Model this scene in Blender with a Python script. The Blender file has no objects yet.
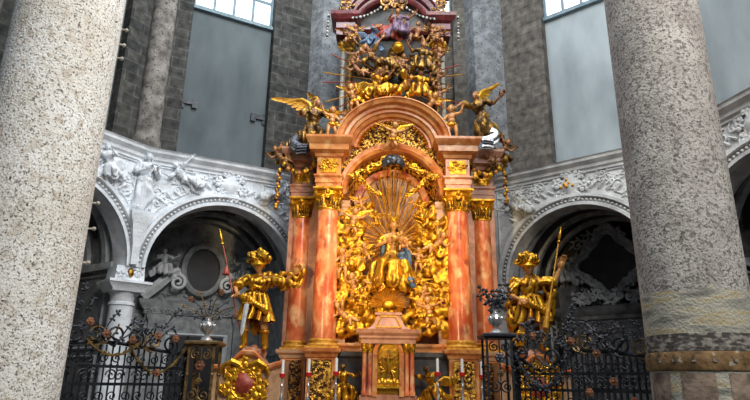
import bpy, bmesh, math, random
from mathutils import Vector, Matrix, noise
V = Vector
R = math.radians
PI = math.pi
col = bpy.context.scene.collection
random.seed(7)

# ------------------------------------------------------------------ camera
F_PX, PITCH, ROLL, CAM = 580.0, R(17.4), R(.84), V((0, -14, 1.7))
cd = bpy.data.cameras.new('camera')
cam = bpy.data.objects.new('camera', cd)
col.objects.link(cam)
cd.sensor_width = 36
cd.lens = F_PX / 750 * 36
rt, up, fw = V((1, 0, 0)), V((0, -math.sin(PITCH), math.cos(PITCH))), V((0, math.cos(PITCH), math.sin(PITCH)))
cx_ = rt * math.cos(ROLL) + up * math.sin(ROLL)
cy_ = up * math.cos(ROLL) - rt * math.sin(ROLL)
cam.matrix_world = Matrix(((cx_.x, cy_.x, -fw.x, CAM.x), (cx_.y, cy_.y, -fw.y, CAM.y), (cx_.z, cy_.z, -fw.z, CAM.z), (0, 0, 0, 1)))
bpy.context.scene.camera = cam


def at(u, v, y):
    """point on the upright plane at depth y"""
    d = fw + cx_ * ((u - 375) / F_PX) + cy_ * ((200 - v) / F_PX)
    return CAM + d * ((y - CAM.y) / d.y)


# ------------------------------------------------------------------ materials
def ramp(nt, stops):
    n = nt.nodes.new('ShaderNodeValToRGB')
    e = n.color_ramp.elements
    while len(e) < len(stops):
        e.new(.5)
    for i, (p, c) in enumerate(stops):
        e[i].position = p
        e[i].color = (*c, 1)
    return n


def mat(name, c0, c1, scale=6, rough=.5, metal=0, bump=.3, bscale=20, detail=5, crease=None, stretch=(1, 1, 1), kind='noise', lo=.35, hi=.65, spec=.5, extra=None):
    m = bpy.data.materials.new(name)
    m.use_nodes = True
    nt = m.node_tree
    L = nt.links.new
    b = nt.nodes['Principled BSDF']
    b.inputs['Roughness'].default_value = rough
    b.inputs['Metallic'].default_value = metal
    b.inputs['Specular IOR Level'].default_value = spec
    tc = nt.nodes.new('ShaderNodeTexCoord')
    mp = nt.nodes.new('ShaderNodeMapping')
    mp.inputs['Scale'].default_value = stretch
    L(tc.outputs['Object'], mp.inputs['Vector'])
    src = mp.outputs['Vector']
    n = nt.nodes.new('ShaderNodeTexNoise')
    n.inputs['Scale'].default_value = scale
    n.inputs['Detail'].default_value = detail
    n.inputs['Distortion'].default_value = 1.2 if kind == 'marble' else 0
    L(src, n.inputs['Vector'])
    r = ramp(nt, [(lo, c0), (hi, c1)])
    L(n.outputs['Fac'], r.inputs['Fac'])
    out = r.outputs['Color']

    def mix(a, bcol, fac, mode='MIX'):
        x = nt.nodes.new('ShaderNodeMix')
        x.data_type = 'RGBA'
        x.blend_type = mode
        if hasattr(fac, 'links'):
            L(fac, x.inputs['Factor'])
        else:
            x.inputs['Factor'].default_value = fac
        for s, val in ((x.inputs['A'], a), (x.inputs['B'], bcol)):
            if hasattr(val, 'links'):
                L(val, s)
            else:
                s.default_value = (*val, 1)
        return x.outputs['Result']

    if extra:
        # (colour, scale, threshold lo, hi, stretch) list of extra speckle layers
        for (c, sc, a0, a1) in extra:
            n2 = nt.nodes.new('ShaderNodeTexNoise')
            n2.inputs['Scale'].default_value = sc
            n2.inputs['Detail'].default_value = 3
            L(src, n2.inputs['Vector'])
            r2 = ramp(nt, [(a0, (0, 0, 0)), (a1, (1, 1, 1))])
            L(n2.outputs['Fac'], r2.inputs['Fac'])
            out = mix(out, c, r2.outputs['Color'])
    if crease:  # blends the given colour into concave creases, by pointiness
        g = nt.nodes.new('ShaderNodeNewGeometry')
        r3 = ramp(nt, [(crease[1], (1, 1, 1)), (crease[2], (0, 0, 0))])
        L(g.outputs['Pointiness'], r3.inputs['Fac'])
        out = mix(out, crease[0], r3.outputs['Color'])
    L(out, b.inputs['Base Color'])
    if bump:
        n3 = nt.nodes.new('ShaderNodeTexNoise')
        n3.inputs['Scale'].default_value = bscale
        n3.inputs['Detail'].default_value = 4
        L(src, n3.inputs['Vector'])
        bp = nt.nodes.new('ShaderNodeBump')
        bp.inputs['Strength'].default_value = bump
        bp.inputs['Distance'].default_value = .03
        L(n3.outputs['Fac'], bp.inputs['Height'])
        L(bp.outputs['Normal'], b.inputs['Normal'])
    return m


def mat_blocks(name, c0, c1, mortar, bw=.7, bh=.32, rough=.9):
    m = bpy.data.materials.new(name)
    m.use_nodes = True
    nt = m.node_tree
    L = nt.links.new
    b = nt.nodes['Principled BSDF']
    b.inputs['Roughness'].default_value = rough
    b.inputs['Specular IOR Level'].default_value = .15
    tc = nt.nodes.new('ShaderNodeTexCoord')
    sx = nt.nodes.new('ShaderNodeSeparateXYZ')
    cb = nt.nodes.new('ShaderNodeCombineXYZ')
    L(tc.outputs['Object'], sx.inputs[0])
    L(sx.outputs['X'], cb.inputs['X'])
    L(sx.outputs['Z'], cb.inputs['Y'])
    t = nt.nodes.new('ShaderNodeTexBrick')
    t.inputs['Color1'].default_value = (*c0, 1)
    t.inputs['Color2'].default_value = (*c1, 1)
    t.inputs['Mortar'].default_value = (*mortar, 1)
    t.inputs['Scale'].default_value = 1
    t.inputs['Mortar Size'].default_value = .012
    t.inputs['Brick Width'].default_value = bw
    t.inputs['Row Height'].default_value = bh
    L(cb.outputs[0], t.inputs['Vector'])
    n = nt.nodes.new('ShaderNodeTexNoise')
    n.inputs['Scale'].default_value = 5
    n.inputs['Detail'].default_value = 8
    L(tc.outputs['Object'], n.inputs['Vector'])
    r = ramp(nt, [(.3, (.45, .45, .45)), (.7, (1.3, 1.3, 1.25))])
    L(n.outputs['Fac'], r.inputs['Fac'])
    x = nt.nodes.new('ShaderNodeMix')
    x.data_type = 'RGBA'
    x.blend_type = 'MULTIPLY'
    x.inputs['Factor'].default_value = 1
    L(t.outputs['Color'], x.inputs['A'])
    L(r.outputs['Color'], x.inputs['B'])
    L(x.outputs['Result'], b.inputs['Base Color'])
    bp = nt.nodes.new('ShaderNodeBump')
    bp.inputs['Strength'].default_value = .5
    bp.inputs['Distance'].default_value = .02
    L(n.outputs['Fac'], bp.inputs['Height'])
    L(bp.outputs['Normal'], b.inputs['Normal'])
    return m


def mat_glow(name, c, s):
    m = bpy.data.materials.new(name)
    m.use_nodes = True
    nt = m.node_tree
    b = nt.nodes['Principled BSDF']
    n = nt.nodes.new('ShaderNodeTexNoise')
    n.inputs['Scale'].default_value = 2
    r = ramp(nt, [(.3, tuple(x * .8 for x in c)), (.7, c)])
    nt.links.new(n.outputs['Fac'], r.inputs['Fac'])
    nt.links.new(r.outputs['Color'], b.inputs['Emission Color'])
    b.inputs['Emission Strength'].default_value = s
    b.inputs['Base Color'].default_value = (*c, 1)
    return m


M = {}
M['gold'] = mat('gilding', (.5, .2, .01), (.92, .49, .03), 6, .33, .72, .35, 26, crease=((.06, .018, .003), .465, .52))
M['gold_dark'] = mat('dark_gilding', (.07, .03, .008), (.55, .29, .04), 7, .4, .65, .4, 22, crease=((.03, .015, .006), .46, .53), lo=.4, hi=.66)  # darker gilding; also puts the attic's weaker light into the colour
M['gold_mat'] = mat('matte_gilding', (.55, .24, .02), (.85, .45, .06), 14, .5, .45, .5, 40)
M['ornament'] = mat('gilded_foliage_carving', (.09, .035, .012), (.85, .47, .06), 13, .4, .5, 1, 13, detail=2, lo=.46, hi=.53)
M['ornament_dark'] = mat('dark_foliage_carving', (.05, .02, .012), (.42, .2, .035), 14, .45, .4, 1, 14, detail=2, lo=.48, hi=.56)
M['flesh'] = mat('painted_flesh', (.46, .19, .05), (.74, .37, .12), 5, .42, .15, .15, 30, crease=((.16, .05, .02), .42, .52))
M['flesh_dim'] = mat('dusky_painted_flesh', (.2, .08, .03), (.46, .2, .08), 5, .5, .15, .15, 30, crease=((.1, .035, .02), .42, .52))
M['hair'] = mat('painted_hair', (.14, .055, .015), (.5, .22, .03), 18, .5, .2, .5, 40)
M['marble_red'] = mat('red_marble', (.55, .09, .025), (.82, .26, .09), 2.6, .24, 0, .05, 20, 9, kind='marble', stretch=(1, 1, .55), lo=.36, hi=.66, extra=[((.88, .5, .22), 4.5, .5, .68), ((.3, .05, .025), 3.4, .58, .72)])
M['marble_orange'] = mat('orange_marble', (.5, .135, .028), (.78, .32, .09), 2.2, .3, 0, .05, 20, 8, kind='marble', extra=[((.86, .5, .2), 4, .54, .74), ((.3, .07, .02), 6, .6, .75)])
M['marble_pale'] = mat('buff_marble', (.45, .24, .12), (.66, .4, .22), 3, .4, 0, .06, 20, 7, kind='marble')
M['marble_pink'] = mat('dull_pink_marble', (.33, .13, .07), (.55, .26, .15), 3, .4, 0, .06, 20, 7, kind='marble')
M['wine'] = mat('wine_red_marble', (.05, .007, .008), (.15, .025, .025), 5, .3, 0, .1, 20, 7, kind='marble')
M['dark_panel'] = mat('dark_grey_board', (.03, .027, .024), (.1, .088, .075), 4, .6, 0, .2, 12)
M['black'] = mat('black_void_paint', (.006, .007, .01), (.02, .021, .026), 3, .55, 0, .05, 12)
M['blue'] = mat('blue_mantle', (.03, .06, .11), (.1, .17, .26), 6, .45, .1, .3, 20, crease=((.01, .015, .03), .43, .52))
M['violet'] = mat('violet_robe', (.07, .04, .07), (.2, .12, .18), 6, .5, .1, .3, 20)
M['lead'] = mat('dark_silvering', (.02, .022, .03), (.13, .13, .15), 10, .35, .6, .4, 24)
M['silver'] = mat('worn_silver', (.4, .4, .41), (.75, .75, .74), 8, .28, .75, .2, 20, crease=((.08, .08, .08), .42, .5))
M['blade'] = mat('pale_silvered_wood', (.5, .5, .48), (.75, .75, .72), 8, .4, .2, .1, 20)
M['redwood'] = mat('red_painted_wood', (.25, .03, .015), (.45, .08, .04), 9, .45, 0, .15, 20)
M['stucco'] = mat('white_stucco', (.62, .65, .68), (.86, .89, .92), 3, .75, 0, .5, 16, 6, crease=((.2, .2, .2), .43, .5), spec=.2)
M['stucco_r'] = mat('less_lit_stucco', (.42, .42, .41), (.66, .66, .64), 3, .75, 0, .5, 16, 6, crease=((.17, .17, .16), .43, .5), spec=.2)  # greyer copy of the left stucco, weaker light put into its colour
M['stucco_dim'] = mat('shaded_stucco', (.21, .22, .23), (.4, .42, .43), 4, .8, 0, .5, 14, 6, crease=((.04, .04, .04), .43, .5), spec=.2)  # shade of the chapel interiors is put into this stucco's colour
M['stucco_dark'] = mat('deep_shaded_stucco', (.06, .06, .062), (.15, .15, .15), 4, .8, 0, .5, 14, 6, crease=((.02, .02, .02), .43, .5), spec=.2)  # deeper copy for the darkest chapels, their shade painted in
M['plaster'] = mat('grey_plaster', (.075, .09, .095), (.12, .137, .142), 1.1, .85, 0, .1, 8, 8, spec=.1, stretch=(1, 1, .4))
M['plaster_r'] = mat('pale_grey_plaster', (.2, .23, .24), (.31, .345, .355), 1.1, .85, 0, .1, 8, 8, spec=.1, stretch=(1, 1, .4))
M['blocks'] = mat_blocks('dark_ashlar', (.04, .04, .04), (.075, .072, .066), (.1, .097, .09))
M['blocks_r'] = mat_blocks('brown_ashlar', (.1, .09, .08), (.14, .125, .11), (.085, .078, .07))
M['shaft'] = mat('mottled_shaft_stone', (.1, .09, .08), (.27, .245, .22), 4, .9, 0, .5, 30, 9, spec=.1, extra=[((.05, .045, .04), 17, .56, .68)])
M['shaft_lit'] = mat('grey_shaft_stone', (.13, .135, .14), (.25, .26, .265), 4, .9, 0, .5, 30, 9, spec=.1, extra=[((.06, .06, .06), 15, .56, .7)])
M['pillar'] = mat('cream_conglomerate', (.8, .75, .66), (.97, .95, .9), 1.2, .9, 0, .7, 34, 8, spec=.1, extra=[((.66, .58, .48), 9, .5, .7), ((.2, .19, .17), 40, .57, .64), ((.1, .1, .09), 19, .66, .7), ((.3, .27, .24), 26, .6, .66)])
M['iron'] = mat('black_iron', (.008, .009, .012), (.03, .032, .038), 10, .45, .5, .2, 40)
M['iron_gilt'] = mat('tarnished_gilt_iron', (.05, .032, .016), (.3, .18, .055), 10, .45, .5, .3, 40)
M['rose'] = mat('copper_rose', (.1, .04, .02), (.33, .13, .06), 16, .5, .2, .2, 40)
M['leafdark'] = mat('dark_leaf', (.012, .014, .018), (.05, .055, .07), 12, .5, .2, .3, 30)
M['wax'] = mat('candle_wax', (.85, .83, .76), (.95, .93, .88), 6, .5, 0, .03, 20)
M['redglass'] = mat('red_cup', (.5, .01, .01), (.75, .03, .02), 6, .3, 0, .03, 20)
M['bead'] = mat('ivory_bead', (.3, .27, .22), (.5, .46, .38), 8, .4, 0, .1, 20)
M['floor'] = mat_blocks('stone_flags', (.2, .17, .15), (.3, .27, .24), (.1, .09, .08), .8, .8, .5)
M['glass'] = mat_glow('bright_window_glass', (.9, .96, 1), 2.2)  # window panes emit light, standing in for the bright sky outside
M['glass_b'] = mat_glow('bluish_window_glass', (.8, .92, 1), 2.0)
M['glow_warm'] = mat_glow('lamp_glow', (1, .62, .15), 5)
M['frame'] = mat('window_iron', (.1, .15, .17), (.18, .24, .27), 5, .6, .2, .1, 20)


def mat_right_pillar():
    m = mat('grey_conglomerate', (.33, .3, .275), (.52, .49, .45), 1.7, .9, 0, .7, 30, 8, spec=.1,
            extra=[((.2, .185, .17), 18, .52, .62), ((.08, .075, .07), 42, .57, .66), ((.6, .58, .54), 34, .64, .72)])
    nt = m.node_tree
    L = nt.links.new
    b = nt.nodes['Principled BSDF']
    old = b.inputs['Base Color'].links[0].from_socket
    tc = nt.nodes.new('ShaderNodeTexCoord')
    sx = nt.nodes.new('ShaderNodeSeparateXYZ')
    L(tc.outputs['Object'], sx.inputs[0])
    nz = nt.nodes.new('ShaderNodeTexNoise')
    nz.inputs['Scale'].default_value = 3.5
    nz.inputs['Detail'].default_value = 6
    L(tc.outputs['Object'], nz.inputs['Vector'])
    ma = nt.nodes.new('ShaderNodeMath')
    ma.operation = 'MULTIPLY_ADD'
    L(nz.outputs['Fac'], ma.inputs[0])
    ma.inputs[1].default_value = .22
    L(sx.outputs['Z'], ma.inputs[2])
    st = nt.nodes.new('ShaderNodeMath')
    st.operation = 'LESS_THAN'
    L(ma.outputs[0], st.inputs[0])
    st.inputs[1].default_value = 2.93
    mp = nt.nodes.new('ShaderNodeMapping')
    mp.inputs['Scale'].default_value = (.7, .7, 3)
    L(tc.outputs['Object'], mp.inputs['Vector'])
    n2 = nt.nodes.new('ShaderNodeTexNoise')
    n2.inputs['Scale'].default_value = 3
    n2.inputs['Detail'].default_value = 7
    L(mp.outputs[0], n2.inputs['Vector'])
    rr = ramp(nt, [(.3, (.15, .15, .13)), (.42, (.33, .32, .27)), (.52, (.46, .43, .35)), (.6, (.42, .34, .19)), (.66, (.42, .41, .36)), (.78, (.62, .6, .54))])
    L(n2.outputs['Fac'], rr.inputs['Fac'])
    x = nt.nodes.new('ShaderNodeMix')
    x.data_type = 'RGBA'
    L(st.outputs[0], x.inputs['Factor'])
    L(old, x.inputs['A'])
    L(rr.outputs['Color'], x.inputs['B'])
    L(x.outputs['Result'], b.inputs['Base Color'])
    return m


M['pillar_r'] = mat_right_pillar()
M['ochre'] = mat('flaking_ochre_paint', (.12, .065, .022), (.3, .18, .075), 7, .85, 0, .4, 20, 7, extra=[((.4, .36, .28), 9, .66, .7), ((.08, .05, .025), 12, .56, .68)])
M['scale_paint'] = mat('dark_scale_pattern_paint', (.06, .05, .045), (.3, .27, .23), 11, .85, 0, .4, 20, 2, lo=.45, hi=.62, stretch=(1, 1, 2))
M['niche_paint'] = mat('worn_shield_paint', (.1, .07, .05), (.36, .27, .2), 5, .85, 0, .4, 20, 7)


# ------------------------------------------------------------------ mesh builder
def basis(d, ref=(0, 0, 1)):
    d = V(d).normalized()
    r = V(ref)
    if abs(d.dot(r.normalized())) > .95:
        r = V((1, 0, 0)) if abs(d.x) < .8 else V((0, 1, 0))
    x = r.cross(d).normalized()
    y = d.cross(x)
    return x, y, d


class MB:
    def __init__(s):
        s.v, s.f = [], []

    def add(s, vs, fs, m=None):
        o = len(s.v)
        s.v += [(m @ V(p) if m else V(p)) for p in vs]
        s.f += [tuple(i + o for i in f) for f in fs]
        return s

    def loft(s, rings, caps=True, closed=False):
        n = len(rings[0])
        vs = [p for r in rings for p in r]
        fs = []
        k = len(rings)
        for i in range(k if closed else k - 1):
            j = (i + 1) % k
            for a in range(n):
                b = (a + 1) % n
                fs.append((i * n + a, i * n + b, j * n + b, j * n + a))
        if caps and not closed:
            fs.append(tuple(range(n - 1, -1, -1)))
            fs.append(tuple(range((k - 1) * n, k * n)))
        return s.add(vs, fs)

    def box(s, c, h, m=None):
        x, y, z = h
        vs = [(c[0] + a * x, c[1] + b * y, c[2] + d * z) for a in (-1, 1) for b in (-1, 1) for d in (-1, 1)]
        return s.add(vs, [(0, 1, 3, 2), (4, 6, 7, 5), (0, 4, 5, 1), (2, 3, 7, 6), (0, 2, 6, 4), (1, 5, 7, 3)], m)

    def stack(s, cx, cy, prof):
        """rectangles (hw, hd, z) lofted upward"""
        return s.loft([[(cx - w, cy - d, z), (cx + w, cy - d, z), (cx + w, cy + d, z), (cx - w, cy + d, z)] for w, d, z in prof])

    def lathe(s, prof, n=24, c=(0, 0, 0), ph=0):
        return s.loft([[(c[0] + r * math.cos(2 * PI * i / n + ph), c[1] + r * math.sin(2 * PI * i / n + ph), c[2] + z) for i in range(n)] for r, z in prof])

    def tube(s, pts, r, n=6, flat=1):
        pts = [V(p) for p in pts]
        rings = []
        k = len(pts)
        ref = V((0, 0, 1))
        px = None
        for i, p in enumerate(pts):
            d = (pts[min(i + 1, k - 1)] - pts[max(i - 1, 0)])
            if d.length < 1e-7:
                d = V((0, 0, 1))
            d.normalize()
            if px is None:
                px, py, _ = basis(d)
            else:
                px = (px - d * px.dot(d))
                px = px.normalized() if px.length > 1e-5 else basis(d)[0]
                py = d.cross(px)
            rr = r[i] if isinstance(r, (list, tuple)) else r
            rings.append([p + px * (rr * math.cos(2 * PI * a / n)) + py * (rr * flat * math.sin(2 * PI * a / n)) for a in range(n)])
        return s.loft(rings)

    def ell(s, c, r, ax=None, n=10, k=7):
        c = V(c)
        ax = ax or (V((1, 0, 0)), V((0, 1, 0)), V((0, 0, 1)))
        if not isinstance(r, (tuple, list)):
            r = (r, r, r)
        vs = [c - ax[2] * r[2]]
        for i in range(1, k):
            t = PI * i / k
            for a in range(n):
                q = 2 * PI * a / n
                vs.append(c + ax[0] * (r[0] * math.sin(t) * math.cos(q)) + ax[1] * (r[1] * math.sin(t) * math.sin(q)) - ax[2] * (r[2] * math.cos(t)))
        vs.append(c + ax[2] * r[2])
        fs = []
        for a in range(n):
            b = (a + 1) % n
            fs.append((0, 1 + b, 1 + a))
            for i in range(k - 2):
                o = 1 + i * n
                fs.append((o + a, o + b, o + n + b, o + n + a))
            o = 1 + (k - 2) * n
            fs.append((o + a, o + b, len(vs) - 1))
        return s.add(vs, fs)

    def cap(s, p0, p1, r0, r1, n=10, fl=1, ref=(0, 0, 1)):
        p0, p1 = V(p0), V(p1)
        d = p1 - p0
        x, y, z = basis(d, ref)
        L = d.length
        rings = []
        for i in range(5):
            t = PI / 2 * i / 4 + .02 if i == 0 else PI / 2 * i / 4
            rings.append((-r0 * math.cos(t), r0 * math.sin(t)))
        for i in range(5):
            t = PI / 2 * i / 4
            q = r1 * math.cos(t)
            rings.append((L + r1 * math.sin(t), max(q, r1 * .03)))
        return s.loft([[p0 + z * h + x * (w * math.cos(2 * PI * a / n)) + y * (w * fl * math.sin(2 * PI * a / n)) for a in range(n)] for h, w in rings])

    def grid(s, fn, nu, nv):
        vs = [fn(i / nu, j / nv) for i in range(nu + 1) for j in range(nv + 1)]
        fs = [(i * (nv + 1) + j, (i + 1) * (nv + 1) + j, (i + 1) * (nv + 1) + j + 1, i * (nv + 1) + j + 1) for i in range(nu) for j in range(nv)]
        return s.add(vs, fs)

    def arch(s, c, prof, a0=0, a1=PI, n=40, zs=1):
        """sweep a closed (radius, y) profile along an arch in the XZ plane"""
        rings = []
        for i in range(n + 1):
            t = a0 + (a1 - a0) * i / n
            rings.append([(c[0] + r * math.cos(t), c[1] + y, c[2] + zs * r * math.sin(t)) for r, y in prof])
        return s.loft(rings)

    def leaf(s, base, out, h, w, curl=.5, lean=.15, nu=8):
        """acanthus-like leaf standing at base, facing out, tip curling outward"""
        base = V(base)
        o = V(out).normalized()
        side = o.cross(V((0, 0, 1)))
        if side.length < .01:
            side = V((1, 0, 0))
        side.normalize()

        def fn(u, v):
            k = v * 2 - 1
            wd = w * (.55 + .45 * math.sin(PI * min(1, u * .9 + .1))) * (1 - .75 * u ** 3) * (1 + .22 * math.cos(u * PI * 7))
            z = h * (u if u < .75 else .75 + (u - .75) * .25)
            q = lean * h * u + (curl * h * (max(0, u - .6) / .4) ** 1.5 * .5)
            zz = z - (max(0, u - .85)) * h * .7
            return base + V((0, 0, zz)) + o * (q + .18 * w * (1 - k * k) + .05 * w * math.cos(k * 9)) + side * (k * wd * .5)
        return s.grid(fn, nu, 6)

    def mesh(s, name='m'):
        me = bpy.data.meshes.new(name)
        me.from_pydata([tuple(p) for p in s.v], [], s.f)
        me.update()
        return me


def finish(me, m, smooth=35):
    bm = bmesh.new()
    bm.from_mesh(me)
    bmesh.ops.recalc_face_normals(bm, faces=bm.faces)
    bm.to_mesh(me)
    bm.free()
    me.materials.clear()
    me.materials.append(m)
    if smooth:
        me.polygons.foreach_set('use_smooth', [True] * len(me.polygons))
        me.set_sharp_from_angle(angle=R(smooth))
    return me


def obj(name, me, m=None, parent=None, smooth=35):
    if isinstance(me, MB):
        me = finish(me.mesh(name), M[m], smooth)
    o = bpy.data.objects.new(name, me)
    col.objects.link(o)
    if parent:
        o.parent = parent
    return o


def tag(o, label=None, cat=None, group=None, kind=None):
    if label:
        o['label'] = label
    if cat:
        o['category'] = cat
    if group:
        o['group'] = group
    if kind:
        o['kind'] = kind
    return o


def thing(name, label, cat, loc=(0, 0, 0), rz=0, group=None):
    o = bpy.data.objects.new(name, None)
    col.objects.link(o)
    o.empty_display_size = .1
    o.location = loc
    o.rotation_euler = (0, 0, rz)
    return tag(o, label, cat, group)


def struct(name, mb, m, parent=None, smooth=35):
    o = obj(name, mb, m, parent, smooth)
    if not parent:
        o['kind'] = 'structure'
    return o


def copy_tree(o, parent=None):
    c = o.copy()
    col.objects.link(c)
    if parent:
        c.parent = parent
    for ch in list(o.children):
        copy_tree(ch, c)
    return c


def remesh(mb, vox, smooth=3, fold=0, freq=(10, 10, 3), seed=0):
    """fuse overlapping solids into one continuous surface, then press folds into it"""
    me = mb.mesh('tmp')
    o = bpy.data.objects.new('tmp', me)
    col.objects.link(o)
    md = o.modifiers.new('r', 'REMESH')
    md.mode = 'VOXEL'
    md.voxel_size = vox
    if smooth:
        sm = o.modifiers.new('s', 'SMOOTH')
        sm.iterations = smooth
        sm.factor = .5
    dg = bpy.context.evaluated_depsgraph_get()
    out = bpy.data.meshes.new_from_object(o.evaluated_get(dg))
    bpy.data.objects.remove(o)
    bpy.data.meshes.remove(me)
    if fold:
        n = len(out.vertices)
        co = [v.co.copy() for v in out.vertices]
        no = [v.normal.copy() for v in out.vertices]
        sv = V((seed * 3.1, seed * 1.7, seed * 2.3))
        for i, v in enumerate(out.vertices):
            p = co[i]
            q = V((p.x * freq[0], p.y * freq[1], p.z * freq[2])) + sv
            w = noise.noise(q * .55)
            w2 = noise.noise(q * 1.7 + sv)
            v.co = p + no[i] * (fold * (.8 * math.sin(11 * w) + .5 * w2 - .2))
        out.update()
    return out


# ------------------------------------------------------------------ figures
def fk(child=False, spine=(0, 0, 1), twist=0, face=(0, -1, 0), aL=((-.3, 0, -1), (-.1, -.3, -1)), aR=((.3, 0, -1), (.1, -.3, -1)), lL=((-.1, 0, -1), (0, .05, -1)), lR=((.1, 0, -1), (0, .05, -1)), fat=1):
    J = {'child': child, 'fat': fat}
    if child:
        D = dict(sp=.32, neck=.035, head=.105, hc=.115, sw=.115, hip=.07, ua=.145, fa=.125, th=.19, sh=.17, ft=.09)
    else:
        D = dict(sp=.31, neck=.05, head=.066, hc=.075, sw=.125, hip=.065, ua=.18, fa=.155, th=.245, sh=.235, ft=.12)
    J['D'] = D
    s = V(spine).normalized()
    r0 = V((math.cos(twist), math.sin(twist), 0))
    r = (r0 - s * r0.dot(s)).normalized()
    f = -(s.cross(r))
    J['up'], J['rt'], J['fw'] = s, r, f
    J['pel'] = V((0, 0, 0))
    J['waist'] = s * (D['sp'] * .38)
    J['chest'] = s * (D['sp'] * .72) + f * .01
    J['nb'] = s * D['sp']
    fd = V(face).normalized()
    J['face'] = fd
    J['neck'] = J['nb'] + (s * .8 + fd * .2 + V((0, 0, .3))).normalized() * D['neck']
    hu = (V((0, 0, 1)) - fd * fd.z)
    hu = (hu.normalized() * .8 + s * .5).normalized()
    hu = (hu - fd * hu.dot(fd)).normalized()
    J['hu'] = hu
    J['hr'] = fd.cross(hu)
    J['hd'] = J['neck'] + hu * D['hc'] + fd * (.015)
    for k, sg, a, l in (('L', -1, aL, lL), ('R', 1, aR, lR)):
        sh = J['nb'] + r * (sg * D['sw']) - s * .035
        el = sh + V(a[0]).normalized() * D['ua']
        wr = el + V(a[1]).normalized() * D['fa']
        hp = r * (sg * D['hip']) - s * .02
        kn = hp + V(l[0]).normalized() * D['th']
        an = kn + V(l[1]).normalized() * D['sh']
        J['sh' + k], J['el' + k], J['wr' + k], J['hp' + k], J['kn' + k], J['an' + k] = sh, el, wr, hp, kn, an
        J['hdir' + k] = V(a[1]).normalized()
        fdir = V((l[0][0] * .4, l[0][1] * .4 - .6, 0))
        ax = V(l[1]).normalized()
        fdir = fdir - ax * fdir.dot(ax) * .85
        J['toe' + k] = an + fdir.normalized() * D['ft']
    return J


def body_mb(J):
    m = MB()
    ch = J['child']
    D = J['D']
    ax = (J['rt'], J['fw'], J['up'])
    if ch:
        m.ell(J['pel'], (.1, .088, .08), ax)
        m.ell(J['waist'] + J['fw'] * .012, (.098, .092, .085), ax)
        m.ell(J['chest'], (.1, .078, .085), ax)
        q = dict(ua=(.046, .04), fa=(.041, .028), th=(.068, .05), sh=(.05, .03), sh0=.045, nk=.04)
    else:
        m.ell(J['pel'], (.088, .068, .07), ax)
        m.ell(J['waist'], (.072, .055, .08), ax)
        m.ell(J['chest'], (.098, .066, .1), ax)
        m.ell(J['chest'] + J['fw'] * .03 + J['rt'] * .04 + J['up'] * .02, .042)
        m.ell(J['chest'] + J['fw'] * .03 - J['rt'] * .04 + J['up'] * .02, .042)
        q = dict(ua=(.038, .031), fa=(.032, .021), th=(.062, .042), sh=(.043, .024), sh0=.04, nk=.032)
    m.cap(J['pel'], J['waist'], .08 if ch else .07, .08 if ch else .064)
    m.cap(J['waist'], J['chest'], .08 if ch else .062, .076 if ch else .074)
    m.cap(J['chest'], J['nb'], .07, .045)
    m.cap(J['nb'], J['hd'], q['nk'], q['nk'] * .95)
    for k in 'LR':
        m.cap(J['nb'], J['sh' + k], .04, q['sh0'])
        m.cap(J['sh' + k], J['el' + k], *q['ua'])
        m.cap(J['el' + k], J['wr' + k], *q['fa'])
        m.cap(J['pel'], J['hp' + k], .06, q['th'][0])
        m.cap(J['hp' + k], J['kn' + k], *q['th'])
        mid = J['kn' + k].lerp(J['an' + k], .3)
        m.cap(J['kn' + k], J['an' + k], *q['sh'])
        m.ell(mid - (J['toe' + k] - J['an' + k]).normalized() * .012, q['sh'][0] * .95)
        m.cap(J['an' + k], J['toe' + k], q['sh'][1] * 1.0, .017, fl=.8)
    # head
    h = D['head']
    c, f, u, r = J['hd'], J['face'], J['hu'], J['hr']
    A = (r, f, u)
    m.ell(c + u * (.12 * h) - f * (.1 * h), (.82 * h, h, .98 * h), A, 14, 10)
    m.ell(c - u * (.35 * h) + f * (.22 * h), (.62 * h, .62 * h, .72 * h), A, 12, 8)
    m.ell(c - u * (.92 * h) + f * (.52 * h), (.26 * h, .24 * h, .2 * h), A)          # chin
    m.cap(c + u * (.12 * h) + f * (.8 * h), c - u * (.22 * h) + f * (1.03 * h), .1 * h, .15 * h, 8)   # nose
    for sg in (-1, 1):
        m.cap(c + u * (.2 * h) + f * (.84 * h) + r * (sg * .12 * h), c + u * (.18 * h) + f * (.68 * h) + r * (sg * .52 * h), .1 * h, .09 * h, 8)
        m.ell(c - u * (.27 * h) + f * (.6 * h) + r * (sg * .38 * h), .24 * h)          # cheek
        m.ell(c - u * (.02 * h) + f * (.7 * h) + r * (sg * .31 * h), .13 * h)          # eye
        m.ell(c - u * (.02 * h) - f * (.08 * h) + r * (sg * .84 * h), (.1 * h, .2 * h, .26 * h), A)    # ear
    m.cap(c - u * (.52 * h) + f * (.86 * h) - r * (.16 * h), c - u * (.52 * h) + f * (.86 * h) + r * (.16 * h), .075 * h, .075 * h, 8)
    m.cap(c - u * (.66 * h) + f * (.82 * h) - r * (.12 * h), c - u * (.66 * h) + f * (.82 * h) + r * (.12 * h), .07 * h, .07 * h, 8)
    return m


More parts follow.
